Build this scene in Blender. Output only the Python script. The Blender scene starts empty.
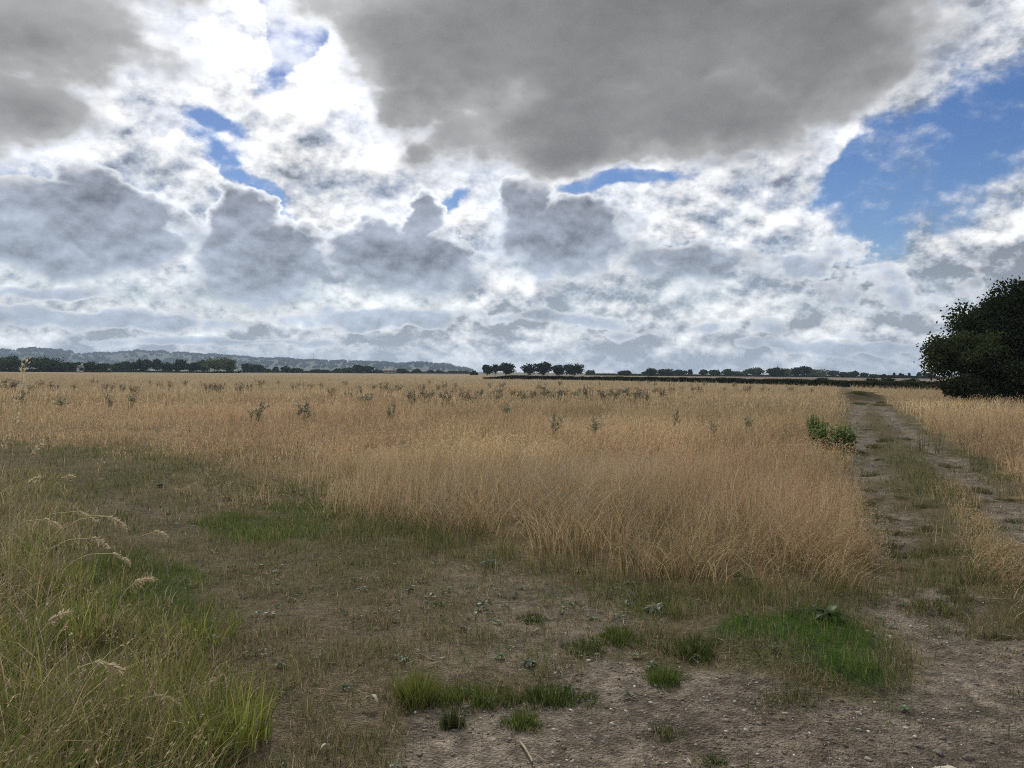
import bpy, math, random
import numpy as np
from mathutils import Matrix, Vector

R = math.radians
scene = bpy.context.scene
col = scene.collection
rng = np.random.default_rng(7)
random.seed(7)

# ------------------------------------------------------------------ camera
FPX = 769.0
CAM_Z = 1.6
CAM_ROT = Matrix.Rotation(R(90 - 0.88), 3, 'X') @ Matrix.Rotation(R(0.48), 3, 'Z')
cam_data = bpy.data.cameras.new('camera')
cam_data.sensor_width = 36.0
cam_data.lens = 36.0 * FPX / 1024.0
cam_data.clip_start = 0.05
cam_data.clip_end = 30000
cam = bpy.data.objects.new('camera', cam_data)
col.objects.link(cam)
cam.matrix_world = Matrix.Translation((0, 0, CAM_Z)) @ CAM_ROT.to_4x4()
scene.camera = cam


def pix_dir(px, py):
    return (CAM_ROT @ Vector(((px - 512) / FPX, -(py - 384) / FPX, -1))).normalized()


def on_ground(px, py, z=0.0):
    """where the ground lies under a point seen in the photograph"""
    d = pix_dir(px, py)
    t = (z - CAM_Z) / d.z
    return np.array([d.x * t, d.y * t])


def at_dist(px, Y):
    return np.array([(px - 512) / FPX * Y, Y])


# ------------------------------------------------------------------ sun and sky
SUN_AZ, SUN_EL = R(-14), R(40)
to_sun = Vector((math.sin(SUN_AZ) * math.cos(SUN_EL), math.cos(SUN_AZ) * math.cos(SUN_EL), math.sin(SUN_EL)))
sd = bpy.data.lights.new('sun', 'SUN')
sd.energy = 2.2
sd.angle = R(8)
sd.color = (1.0, 0.95, 0.87)
sun = bpy.data.objects.new('sun', sd)
col.objects.link(sun)
sun.rotation_euler = to_sun.to_track_quat('Z', 'Y').to_euler()
sun.location = (0, 0, 50)

world = bpy.data.worlds.new('World')
scene.world = world
world.use_nodes = True
WT = world.node_tree
WT.nodes.clear()


class NT:
    """small helper for wiring nodes"""

    def __init__(self, tree):
        self.t = tree

    def n(self, kind, **kw):
        nd = self.t.nodes.new(kind)
        for k, v in kw.items():
            setattr(nd, k, v)
        return nd

    def set(self, sock, v):
        if isinstance(v, bpy.types.NodeSocket):
            self.t.links.new(v, sock)
        else:
            sock.default_value = v

    def m(self, op, a, b=None, c=None, clamp=False):
        nd = self.n('ShaderNodeMath', operation=op, use_clamp=clamp)
        self.set(nd.inputs[0], a)
        if b is not None:
            self.set(nd.inputs[1], b)
        if c is not None:
            self.set(nd.inputs[2], c)
        return nd.outputs[0]

    def v(self, op, a, b=None, s=None):
        nd = self.n('ShaderNodeVectorMath', operation=op)
        self.set(nd.inputs[0], a)
        if b is not None:
            self.set(nd.inputs[1], b)
        if s is not None:
            self.set(nd.inputs['Scale'], s)
        return nd.outputs['Value'] if op in ('LENGTH', 'DOT_PRODUCT', 'DISTANCE') else nd.outputs[0]

    def xyz(self, x, y, z=0.0):
        nd = self.n('ShaderNodeCombineXYZ')
        for i, q in enumerate((x, y, z)):
            self.set(nd.inputs[i], q)
        return nd.outputs[0]

    def step(self, x, a, b, lo=0.0, hi=1.0):
        nd = self.n('ShaderNodeMapRange', interpolation_type='SMOOTHSTEP')
        self.set(nd.inputs['Value'], x)
        nd.inputs['From Min'].default_value = a
        nd.inputs['From Max'].default_value = b
        nd.inputs['To Min'].default_value = lo
        nd.inputs['To Max'].default_value = hi
        return nd.outputs[0]

    def noise(self, vec, scale, detail=6, rough=0.55, dist=0.0, color=False, lac=2.0):
        nd = self.n('ShaderNodeTexNoise', noise_dimensions='3D')
        if vec is not None:
            self.set(nd.inputs['Vector'], vec)
        nd.inputs['Scale'].default_value = scale
        nd.inputs['Detail'].default_value = detail
        nd.inputs['Roughness'].default_value = rough
        nd.inputs['Lacunarity'].default_value = lac
        nd.inputs['Distortion'].default_value = dist
        return nd.outputs['Color' if color else 'Fac']

    def mix(self, f, a, b):
        nd = self.n('ShaderNodeMix', data_type='RGBA')
        self.set(nd.inputs[0], f)
        for s, v in ((nd.inputs[6], a), (nd.inputs[7], b)):
            self.set(s, v if isinstance(v, bpy.types.NodeSocket) or len(v) == 4 else (*v, 1))
        return nd.outputs[2]


def build_sky():
    k = NT(WT)
    d = k.n('ShaderNodeTexCoord').outputs['Generated']
    sep = k.n('ShaderNodeSeparateXYZ')
    k.set(sep.inputs[0], d)
    x, y, z = sep.outputs
    A = k.m('MULTIPLY', k.m('ARCTAN2', x, y), 57.2958)
    E = k.m('MULTIPLY', k.m('ARCSINE', z), 57.2958)
    P = k.v('MULTIPLY', d, (1.0, 1.0, 1.45))
    low = k.step(E, 15.0, 2.0)
    # turbulence moves the outline of every cloud
    Q = k.v('ADD', P, (3.1, 7.7, 1.3))
    n_big = k.noise(P, 5.5, 5, 0.55)
    n_mid = k.noise(k.v('ADD', Q, (5.0, 1.0, 0)), 10.0, 6, 0.58)
    n_mid2 = k.noise(k.v('ADD', Q, (4.99, 1.0, 0.035)), 10.0, 3, 0.5)
    warp = k.xyz(k.m('MULTIPLY', k.m('SUBTRACT', n_mid, 0.5), 1.2), k.m('MULTIPLY', k.m('SUBTRACT', n_big, 0.5), 1.2), 0.0)
    wide = k.m('ADD', k.m('MULTIPLY', k.m('MAXIMUM', E, 0.0), 0.20), 2.2)    # clouds near the horizon are small
    AE = k.xyz(A, E, 0.0)
    AEw = k.v('ADD', AE, k.v('SCALE', warp, s=wide))

    def blob(vec, px, py, rx, ry, rot=0.0):
        dd = pix_dir(px, py)
        a, e = math.degrees(math.atan2(dd.x, dd.y)), math.degrees(math.asin(dd.z))
        mp = k.n('ShaderNodeMapping', vector_type='TEXTURE')
        k.set(mp.inputs['Vector'], vec)
        mp.inputs['Location'].default_value = (a, e, 0)
        mp.inputs['Rotation'].default_value = (0, 0, R(rot))
        mp.inputs['Scale'].default_value = (rx / 13.4, ry / 13.4, 1)
        return k.v('LENGTH', mp.outputs[0])          # 1 on the rim

    def field(vec, blobs):
        out = None
        for b in blobs:
            w = b[5] if len(b) > 5 else 1.0
            t = k.m('MULTIPLY', k.m('SUBTRACT', 1.0, blob(vec, *b[:4], b[4] if len(b) > 4 else 0)), w)
            out = t if out is None else k.m('MAXIMUM', out, t)
        return k.m('MAXIMUM', out, -1.2)

    n_fine = k.noise(Q, 19.0, 6, 0.62)
    n_fine2 = k.noise(k.v('ADD', Q, (-0.003, 0.0, 0.014)), 19.0, 4, 0.58)
    vo = k.n('ShaderNodeTexVoronoi', voronoi_dimensions='3D', feature='SMOOTH_F1')
    k.set(vo.inputs['Vector'], k.v('ADD', P, k.v('SCALE', warp, s=0.05)))
    vo.inputs['Scale'].default_value = 17.0
    vo.inputs['Detail'].default_value = 2
    vo.inputs['Roughness'].default_value = 0.6
    vo.inputs['Smoothness'].default_value = 0.3
    puff = k.m('SUBTRACT', 0.5, vo.outputs['Distance'])       # + on the rounded heads
    nz = k.m('ADD', k.m('MULTIPLY', k.m('SUBTRACT', n_big, 0.5), k.m('SUBTRACT', 1.3, k.m('MULTIPLY', low, 0.7))),
             k.m('MULTIPLY', k.m('SUBTRACT', n_fine, 0.5), k.m('ADD', 0.65, k.m('MULTIPLY', low, 0.5))))
    nz = k.m('ADD', nz, k.m('MULTIPLY', puff, 0.40))
    # lit relief: brighter on the side towards the sun
    relief = k.m('ADD', k.m('MULTIPLY', k.m('SUBTRACT', n_fine, n_fine2), k.m('ADD', 1.1, k.m('MULTIPLY', low, 0.5))), k.m('MULTIPLY', k.m('SUBTRACT', n_mid, n_mid2), 1.0))

    # ---- broad pale layer with the blue gaps
    gaps = field(AEw, [(290, 24, 24, 52, -22, 1.6), (226, 163, 28, 11, -40, .8), (270, 192, 36, 8, -30), (214, 126, 22, 8, 0, .7),
                       (618, 187, 52, 7, 3, .9), (950, 160, 90, 46, 26), (1015, 130, 60, 36, 20),
                       (880, 212, 42, 36, 40), (848, 176, 40, 18, 30), (455, 200, 9, 12, 0, .8),])
    gap_f = k.m('ADD', k.m('MULTIPLY', gaps, 1.3), k.m('ADD', k.m('MULTIPLY', nz, -1.45), k.m('MULTIPLY', k.m('SUBTRACT', n_fine, 0.5), -0.9)))
    gap_f = k.m('MAXIMUM', gap_f, k.m('MULTIPLY', k.m('SUBTRACT', k.m('SUBTRACT', 0.40, n_mid), k.m('MULTIPLY', nz, 0.25)), 1.0))
    cover = k.step(gap_f, 0.80, -0.30)
    veil = k.step(k.m('ADD', k.m('MULTIPLY', n_mid, 0.55), k.m('MULTIPLY', n_fine, 0.45)), 0.50, 0.70, 0.0, 0.55)
    cover = k.m('MAXIMUM', cover, veil)

    glow = k.step(blob(AE, 330, 95, 560, 260, -6), 1.15, 0.0)
    glow_in = k.step(blob(AE, 290, 90, 260, 150, 0), 1.1, 0.0)
    pale = k.m('ADD', k.m('MULTIPLY', glow, 0.22), 0.50)
    pale = k.m('ADD', pale, k.m('MULTIPLY', glow_in, 0.13))
    pale = k.m('ADD', pale, k.m('MULTIPLY', relief, k.m('ADD', 2.0, k.m('MULTIPLY', low, 0.3))))
    pale = k.m('ADD', pale, k.m('MULTIPLY', low, -0.04))
    pale = k.m('ADD', pale, k.m('MULTIPLY', k.m('SUBTRACT', n_mid, 0.5), -1.9))
    pale = k.m('ADD', pale, k.m('MULTIPLY', k.m('SUBTRACT', n_big, 0.5), -0.5))
    pale = k.m('ADD', pale, k.m('MULTIPLY', puff, 0.18))
    # a thin rim is brighter than the thick middle
    pale = k.m('ADD', pale, k.m('MULTIPLY', k.step(gap_f, -0.6, -0.02), 0.22))
    pale = k.m('MAXIMUM', pale, 0.22)
    pt = k.step(pale, 0.25, 0.8)
    white = k.v('SCALE', k.mix(pt, (0.90, 0.99, 1.15), (1.0, 1.0, 1.0)), s=pale)

    # ---- grey cumulus with bright rims
    cum_list = [(82, 220, 110, 50, -4), (140, 246, 50, 30), (264, 262, 78, 48, 10), (240, 222, 38, 42), (405, 262, 90, 48, -4),
                      (425, 222, 32, 38), (562, 240, 88, 52, 12), (522, 210, 46, 40),
                      (700, 262, 100, 24, -8, .5), (800, 262, 70, 22, 0, .35), (850, 295, 110, 20, 0, .30),
                      (100, 320, 170, 13, 0, .6), (375, 322, 120, 14, 0, .6), (560, 318, 110, 10, 0, .45), (50, 292, 110, 8, 0, .5),
                      (250, 345, 200, 6, 0, .4), (680, 330, 160, 7, 0, .3), (840, 345, 150, 7, 0, .4)]
    cum = field(AEw, cum_list)
    cum_up = field(k.v('ADD', AEw, (-0.25, 1.3, 0)), cum_list[:9])
    crest = k.step(k.m('SUBTRACT', cum, cum_up), -0.18, 0.22)      # 1 on the sunward upper side of a cloud
    cf = k.m('ADD', k.m('MULTIPLY', cum, 0.9), k.m('MULTIPLY', nz, 0.75))
    cf = k.m('ADD', cf, 0.07)
    c_a = k.m('ADD', k.m('MULTIPLY', k.step(cf, -0.02, 0.07), crest), k.m('MULTIPLY', k.step(cf, -0.16, 0.26), k.m('SUBTRACT', 1.0, crest)))
    c_d = k.step(cf, 0.01, 0.24)
    rim = k.m('ADD', k.m('ADD', k.m('MULTIPLY', glow, 0.34), 0.72), k.m('MULTIPLY', relief, 0.8))
    rim = k.m('MINIMUM', k.m('MAXIMUM', k.m('ADD', rim, k.m('MULTIPLY', glow_in, 0.2)), 0.3), 1.1)
    rimc = k.v('SCALE', (1.0, 1.0, 1.0), s=rim)
    rim_c = k.v('SCALE', (0.97, 1.0, 1.05), s=k.m('MULTIPLY', rim, k.m('ADD', 0.60, k.m('MULTIPLY', crest, 0.40))))
    body = k.m('ADD', k.m('MULTIPLY', k.m('SUBTRACT', n_mid, 0.5), -1.0), 1.0)
    body = k.m('ADD', body, k.m('MULTIPLY', relief, 1.8))
    body = k.m('ADD', body, k.m('MULTIPLY', k.step(cf, 0.75, 0.1), 0.18))
    grey = k.v('SCALE', k.mix(low, (0.230, 0.250, 0.300), (0.31, 0.365, 0.45)), s=body)
    c_col = k.mix(c_d, rim_c, grey)

    # ---- the great dark cloud overhead, soft rim
    deck = field(AEw, [(650, 5, 345, 158, 4), (560, -120, 420, 190), (470, 40, 170, 90), (775, 25, 165, 100, -10), (630, 120, 240, 56, 4), (40, 50, 150, 66, 8, .55), (15, 125, 95, 46, 0, .65),
                       (40, -90, 190, 130, 0, .7), (135, 20, 70, 44, 0, .33)])
    df = k.m('ADD', k.m('MULTIPLY', deck, 1.0), k.m('MULTIPLY', nz, 0.36))
    df = k.m('ADD', df, 0.06)
    d_a = k.step(df, -0.10, 0.22)
    d_1 = k.step(df, -0.02, 0.26)
    d_2 = k.step(df, 0.12, 0.60)
    dbody = k.m('ADD', k.m('MULTIPLY', k.m('SUBTRACT', n_big, 0.5), -0.75), 1.0)
    dbody = k.m('ADD', dbody, k.m('MULTIPLY', k.m('SUBTRACT', n_mid, 0.5), -0.6))
    dbody = k.m('ADD', dbody, k.m('MULTIPLY', relief, 0.35))
    d_col = k.mix(d_1, rimc, k.v('SCALE', (0.38, 0.38, 0.385), s=dbody))
    d_col = k.mix(d_2, d_col, k.v('SCALE', (0.220, 0.220, 0.222), s=dbody))

    c = k.mix(c_a, white, c_col)
    c = k.mix(d_a, c, d_col)
    # the veiled sun, above the top of the photograph, shining through thin cloud
    a_s, e_s = math.degrees(SUN_AZ), math.degrees(SUN_EL)
    sd_ = k.v('LENGTH', k.v('SUBTRACT', AE, (a_s, e_s, 0)))
    c = k.v('SCALE', c, s=k.m('ADD', 1.0, k.m('ADD', k.m('MULTIPLY', k.step(sd_, 17.0, 3.0), 5.0), k.m('MULTIPLY', k.step(sd_, 26.0, 8.0), 0.5))))
    # thin air light over the lowest clouds
    c = k.mix(k.step(E, 12.0, -1.0, 0.0, 0.45), c, (0.47, 0.51, 0.57))
    alpha = k.m('MAXIMUM', k.m('MAXIMUM', cover, c_a), d_a)
    alpha = k.m('MAXIMUM', alpha, k.step(E, 9.0, 3.0))

    sky = k.n('ShaderNodeTexSky', sky_type='NISHITA', sun_disc=False)
    sky.sun_elevation = SUN_EL
    sky.sun_rotation = SUN_AZ
    sky.altitude = 100
    sky.air_density = 1.0
    sky.dust_density = 0.2
    sky.ozone_density = 2.0
    b1 = k.n('ShaderNodeBackground')
    hs = k.n('ShaderNodeHueSaturation')
    hs.inputs['Hue'].default_value = 0.515
    hs.inputs['Saturation'].default_value = 1.32
    k.set(hs.inputs['Color'], sky.outputs[0])
    k.set(b1.inputs[0], hs.outputs[0])
    b1.inputs[1].default_value = 0.066
    b2 = k.n('ShaderNodeBackground')
    k.set(b2.inputs[0], c)
    b2.inputs[1].default_value = 1.0
    mx = k.n('ShaderNodeMixShader')
    k.set(mx.inputs[0], alpha)
    k.set(mx.inputs[1], b1.outputs[0])
    k.set(mx.inputs[2], b2.outputs[0])
    out = k.n('ShaderNodeOutputWorld')
    k.set(out.inputs[0], mx.outputs[0])


build_sky()
world.cycles.sampling_method = 'MANUAL'
world.cycles.sample_map_resolution = 512

scene.view_settings.view_transform = 'Standard'
scene.view_settings.look = 'None'
scene.view_settings.exposure = 0.18
scene.view_settings.gamma = 1.0
scene.view_settings.use_curve_mapping = False
scene.render.engine = 'CYCLES'
cy = scene.cycles
cy.max_bounces = 5
cy.diffuse_bounces = 3
cy.glossy_bounces = 2
cy.transmission_bounces = 4
cy.transparent_max_bounces = 8
cy.volume_bounces = 0
cy.use_denoising = False
cy.use_adaptive_sampling = False
cy.filter_width = 1.05

# ================================================================== helpers for the land
def vnoise(x, y, seed=0):
    """smooth value noise, -1..1"""
    xi, yi = np.floor(x).astype(np.int64), np.floor(y).astype(np.int64)
    fx, fy = x - xi, y - yi
    fx, fy = fx * fx * (3 - 2 * fx), fy * fy * (3 - 2 * fy)

    def h(a, b):
        n = (a * 374761393 + b * 668265263 + seed * 974634777) & 0x7fffffff
        n = ((n ^ (n >> 13)) * 1274126177) & 0x7fffffff
        n = n ^ (n >> 16)
        return (n & 0xffff) / 32767.5 - 1.0
    return (h(xi, yi) * (1 - fx) + h(xi + 1, yi) * fx) * (1 - fy) + (h(xi, yi + 1) * (1 - fx) + h(xi + 1, yi + 1) * fx) * fy


def fbm(x, y, scale, octaves=4, seed=0, gain=0.5):
    out, amp, tot = 0.0, 1.0, 0.0
    f = 1.0 / scale
    for o in range(octaves):
        out = out + amp * vnoise(x * f + 17.3 * o, y * f - 9.1 * o, seed + o)
        tot += amp
        amp *= gain
        f *= 2.0
    return out / tot


def sstep(v, a, b):
    t = np.clip((v - a) / (b - a), 0, 1)
    return t * t * (3 - 2 * t)


def poly_dist(x, y, poly):
    """signed distance to a polygon, + inside"""
    P = np.asarray(poly, float)
    d = np.full(x.shape, 1e9)
    inside = np.zeros(x.shape, bool)
    n = len(P)
    for i in range(n):
        a, b = P[i], P[(i + 1) % n]
        e = b - a
        t = np.clip(((x - a[0]) * e[0] + (y - a[1]) * e[1]) / (e @ e + 1e-12), 0, 1)
        d = np.minimum(d, np.hypot(x - a[0] - t * e[0], y - a[1] - t * e[1]))
        c = (a[1] > y) != (b[1] > y)
        with np.errstate(divide='ignore', invalid='ignore'):
            xs = (b[0] - a[0]) * (y - a[1]) / (b[1] - a[1]) + a[0]
        inside ^= c & (x < xs)
    return np.where(inside, d, -d)


def line_dist(x, y, line):
    L = np.asarray(line, float)
    d = np.full(x.shape, 1e9)
    for a, b in zip(L[:-1], L[1:]):
        e = b - a
        t = np.clip(((x - a[0]) * e[0] + (y - a[1]) * e[1]) / (e @ e + 1e-12), 0, 1)
        d = np.minimum(d, np.hypot(x - a[0] - t * e[0], y - a[1] - t * e[1]))
    return d


def gpoly(*pts):
    return [on_ground(*p) for p in pts]


# the two wheel ruts of the track, and the outlines of the different kinds of ground
RUT_L = gpoly((935, 640), (915, 590), (893, 540), (875, 500), (864, 460), (859, 435), (856, 418), (858, 408), (864, 402))
RUT_R = gpoly((1090, 600), (1050, 550), (1006, 510), (968, 480), (934, 452), (908, 432), (890, 417), (882, 408), (878, 402))
# tall dry grass, main field: its near edge, then the left bank of the track, then far away
FIELD = gpoly((-420, 452), (0, 446), (110, 452), (200, 468), (262, 494), (330, 512), (400, 534), (470, 552), (560, 574), (640, 590),
              (720, 598), (800, 600), (870, 600), (908, 592), (895, 560), (868, 505), (852, 470), (846, 440), (845, 415), (849, 404))
FIELD += [np.array([30, 70.]), np.array([300, 700.]), np.array([-600, 700.])]
RIGHT = gpoly((1300, 640), (1110, 560), (1030, 500), (985, 468), (955, 445), (925, 428), (905, 415), (890, 405))
RIGHT += [np.array([31, 70.]), np.array([300, 700.]), np.array([400, 100.])]
STRIP = gpoly((940, 520), (975, 575), (1010, 622), (1080, 640), (1075, 600), (1010, 545), (975, 505), (940, 478))
# lush green turf patches
LUSH = [gpoly((672, 650), (700, 622), (745, 606), (800, 606), (860, 614), (905, 640), (900, 690), (876, 700), (830, 688), (780, 668), (720, 660)),
        gpoly((185, 525), (230, 512), (290, 516), (335, 530), (300, 540), (230, 540)),
        gpoly((60, 570), (130, 548), (215, 566), (250, 600), (235, 650), (120, 660), (40, 620)),
        gpoly((268, 506), (310, 496), (345, 508), (330, 520), (285, 518))]
HALF = [gpoly((575, 642), (610, 620), (665, 622), (690, 640), (660, 660), (610, 662)),
        gpoly((395, 660), (440, 636), (520, 640), (560, 668), (510, 690), (430, 690)),
        gpoly((540, 600), (600, 580), (700, 600), (760, 606), (700, 630), (640, 628))]
# bare stony earth at the field entrance
BARE = gpoly((330, 860), (385, 760), (395, 722), (440, 702), (520, 690), (575, 672), (600, 655), (650, 668), (700, 668), (770, 680),
             (830, 698), (880, 708), (912, 690), (915, 650), (930, 622), (985, 630), (1100, 640), (1300, 700), (1400, 860))
THIN = gpoly((345, 560), (400, 556), (450, 560), (560, 588), (640, 608), (660, 640), (590, 664), (520, 660), (450, 690), (405, 700), (370, 650), (335, 610))
TRAMPLED = gpoly((120, 500), (190, 528), (240, 560), (280, 600), (310, 655), (340, 740), (350, 900))
ROUGH = gpoly((-700, 1400), (-300, 470), (0, 452), (60, 470), (110, 530), (165, 590), (215, 650), (240, 700), (250, 768), (260, 1000), (200, 1500))
SHORT_FIELD = gpoly((-300, 440), (0, 425), (120, 425), (240, 440), (300, 470), (330, 500), (230, 480), (120, 455), (0, 450), (-300, 470))

MOUND = (on_ground(868, 401) * 1.0)


def zones(x, y):
    w = fbm(x, y, 0.9, 4, 3) * 0.30 + fbm(x, y, 0.22, 3, 9) * 0.10
    r = np.hypot(x, y)
    ws = w * np.clip(r / 6, .5, 2.2)
    z = {}
    rl, rr = line_dist(x, y, RUT_L), line_dist(x, y, RUT_R)
    z['rut'] = np.maximum(sstep(rl + w * 1.5, .46, .10), sstep(rr + w * 1.2, .42, .12))
    z['rut_in'] = np.maximum(np.exp(-(rl / .33) ** 2), np.exp(-(rr / .33) ** 2))
    f = poly_dist(x, y, FIELD)
    z['field_d'] = f
    e = .30 + 1.7 * sstep(-x, -.3, 3.5)
    z['edge_w'] = e
    z['field'] = sstep(f + ws * (.6 + e), -.5 * e + .1, e)
    g = poly_dist(x, y, RIGHT)
    z['right'] = sstep(g + ws, -.05, .30)
    z['strip'] = sstep(poly_dist(x, y, STRIP) + ws * .8, -.05, .25)
    z['lush'] = np.max([sstep(poly_dist(x, y, p) + w * 1.25, -.10, .24) for p in LUSH], 0)
    z['half'] = np.max([sstep(poly_dist(x, y, p) + w * .9, -.1, .25) for p in HALF], 0)
    z['bare'] = sstep(poly_dist(x, y, BARE) + w * .8, -.12, .12)
    z['thin'] = sstep(poly_dist(x, y, THIN) + w * 1.2, -.25, .25) * (.62 + .38 * sstep(x, -.7, .1))
    tr = line_dist(x, y, TRAMPLED)
    z['thin'] = np.maximum(z['thin'], sstep(tr + w * 1.3, .50, .05) * .50)
    z['rough'] = sstep(poly_dist(x, y, ROUGH) + w * .6, -.12, .2)
    z['soil'] = np.clip(np.maximum(np.maximum(z['bare'], z['rut'] * (1 - z['lush'])), z['thin'] * (.50 + .22 * sstep(x, -.5, .3))), 0, 1)
    return z


def height(x, y):
    r = np.hypot(x, y)
    near = np.exp(-(r / 45) ** 2)
    h = fbm(x, y, 9.0, 3, 21) * 0.05 * near + fbm(x, y, 1.3, 4, 33) * 0.030 * near + fbm(x, y, .25, 3, 41) * .012 * np.exp(-(r / 14) ** 2)
    rl, rr = line_dist(x, y, RUT_L), line_dist(x, y, RUT_R)
    h = h - 0.07 * np.maximum(np.exp(-(rl / .35) ** 2), np.exp(-(rr / .35) ** 2)) * np.exp(-(r / 60) ** 2)
    # potholed ruts
    rm = np.maximum(np.exp(-(rl / .6) ** 2), np.exp(-(rr / .6) ** 2))
    h = h + rm * fbm(x, y, .7, 3, 52) * .085 * np.exp(-(r / 60) ** 2)
    # the lip where the track goes over a low bank
    dx, dy = x - MOUND[0], y - MOUND[1]
    h = h + 0.60 * np.exp(-(dx / 1.9) ** 2 - ((dy - 1.0) / 1.7) ** 2) * (1 + .35 * fbm(x, y, 1.2, 3, 61))
    # green patch ends in a small bank above the bare earth
    lush = poly_dist(x, y, LUSH[0])
    h = h + .05 * sstep(lush, -.1, .2)
    # far land falls and rises a little
    h = h + sstep(r, 150, 900) * fbm(x, y, 420, 2, 71) * .8 - sstep(r, 60, 260) * .25
    return h


def gz(p):
    return float(height(np.array([p[0]], float), np.array([p[1]], float))[0])


# ------------------------------------------------------------------ materials
def new_mat(name):
    m = bpy.data.materials.new(name)
    m.use_nodes = True
    m.node_tree.nodes.clear()
    k = NT(m.node_tree)
    out = k.n('ShaderNodeOutputMaterial')
    return m, k, out


def leaf_mat(name, colour=None, transl=0.35, vary=0.25, scale=3.0, gloss=0.0, attr=False):
    """thin plant tissue: reflects and lets light through"""
    m, k, out = new_mat(name)
    if attr:
        at = k.n('ShaderNodeAttribute', attribute_name='tint')
        c = at.outputs['Color']
    else:
        tc = k.n('ShaderNodeTexCoord').outputs['Object']
        n = k.noise(tc, scale, 4, 0.6)
        a = [q * (1 - vary) for q in colour]
        b = [min(1, q * (1 + vary)) for q in colour]
        c = k.mix(k.step(n, 0.3, 0.7), a, b)
    d = k.n('ShaderNodeBsdfDiffuse')
    k.set(d.inputs[0], c)
    t = k.n('ShaderNodeBsdfTranslucent')
    k.set(t.inputs[0], c)
    mx = k.n('ShaderNodeMixShader')
    mx.inputs[0].default_value = transl
    k.set(mx.inputs[1], d.outputs[0])
    k.set(mx.inputs[2], t.outputs[0])
    last = mx.outputs[0]
    if gloss:
        g = k.n('ShaderNodeBsdfGlossy')
        g.inputs['Roughness'].default_value = .45
        g.inputs['Color'].default_value = (1, 1, 1, 1)
        m2 = k.n('ShaderNodeMixShader')
        m2.inputs[0].default_value = gloss
        k.set(m2.inputs[1], last)
        k.set(m2.inputs[2], g.outputs[0])
        last = m2.outputs[0]
    k.set(out.inputs[0], last)
    return m


def solid_mat(name, colour, vary=0.25, scale=6.0, rough=0.9, bump=0.3, bscale=20, colour2=None):
    m, k, out = new_mat(name)
    tc = k.n('ShaderNodeTexCoord').outputs['Object']
    n = k.noise(tc, scale, 6, 0.6)
    a = [q * (1 - vary) for q in colour]
    b = colour2 or [min(1, q * (1 + vary)) for q in colour]
    p = k.n('ShaderNodeBsdfPrincipled')
    k.set(p.inputs['Base Color'], k.mix(k.step(n, 0.3, 0.7), a, b))
    p.inputs['Roughness'].default_value = rough
    p.inputs['Specular IOR Level'].default_value = .2
    bp = k.n('ShaderNodeBump')
    bp.inputs['Strength'].default_value = bump
    bp.inputs['Distance'].default_value = .02
    k.set(bp.inputs['Height'], k.noise(tc, bscale, 6, 0.6))
    k.set(p.inputs['Normal'], bp.outputs[0])
    k.set(out.inputs[0], p.outputs[0])
    return m


def ground_mat():
    m, k, out = new_mat('field_earth')
    tc = k.n('ShaderNodeTexCoord').outputs['Object']
    at = k.n('ShaderNodeAttribute', attribute_name='tint').outputs['Color']
    n1 = k.noise(tc, 2.2, 7, .62)
    n2 = k.noise(tc, 17.0, 7, .65)
    n3 = k.noise(tc, 75.0, 4, .6)
    f = k.m('ADD', k.m('ADD', k.m('MULTIPLY', n1, .6), k.m('MULTIPLY', n2, .9)), k.m('MULTIPLY', n3, .5))
    c = k.v('SCALE', at, s=k.step(f, .62, 1.40, .40, 1.75))
    # pale chalky grit in the soil
    vo = k.n('ShaderNodeTexVoronoi', feature='F1')
    k.set(vo.inputs['Vector'], tc)
    vo.inputs['Scale'].default_value = 38
    grit = k.m('MULTIPLY', k.step(vo.outputs['Distance'], .22, .12), k.step(n2, .52, .62))
    soil = k.n('ShaderNodeAttribute', attribute_name='soil').outputs['Fac']
    grit = k.m('MULTIPLY', grit, soil)
    c = k.mix(k.m('MULTIPLY', grit, .7), c, (.33, .30, .26))
    # crumbs and darker damp blotches of the soil
    n4 = k.noise(tc, 6.5, 5, .7)
    c = k.v('SCALE', c, s=k.m('ADD', k.m('MULTIPLY', k.m('SUBTRACT', k.step(n4, .36, .66, .62, 1.38), 1.0), soil), 1.0))
    vc = k.n('ShaderNodeTexVoronoi', feature='F1')
    k.set(vc.inputs['Vector'], tc)
    vc.inputs['Scale'].default_value = 60
    vc.inputs['Detail'].default_value = 2
    p = k.n('ShaderNodeBsdfPrincipled')
    k.set(p.inputs['Base Color'], c)
    p.inputs['Roughness'].default_value = .95
    p.inputs['Specular IOR Level'].default_value = .1
    bp = k.n('ShaderNodeBump')
    bp.inputs['Strength'].default_value = .9
    bp.inputs['Distance'].default_value = .045
    hh = k.m('ADD', k.m('ADD', k.m('MULTIPLY', n2, 1.0), k.m('MULTIPLY', n3, .5)), k.m('MULTIPLY', grit, .5))
    hh = k.m('SUBTRACT', hh, k.m('MULTIPLY', vc.outputs['Distance'], .9))
    k.set(bp.inputs['Height'], hh)
    k.set(p.inputs['Normal'], bp.outputs[0])
    k.set(out.inputs[0], p.outputs[0])
    return m


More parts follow.
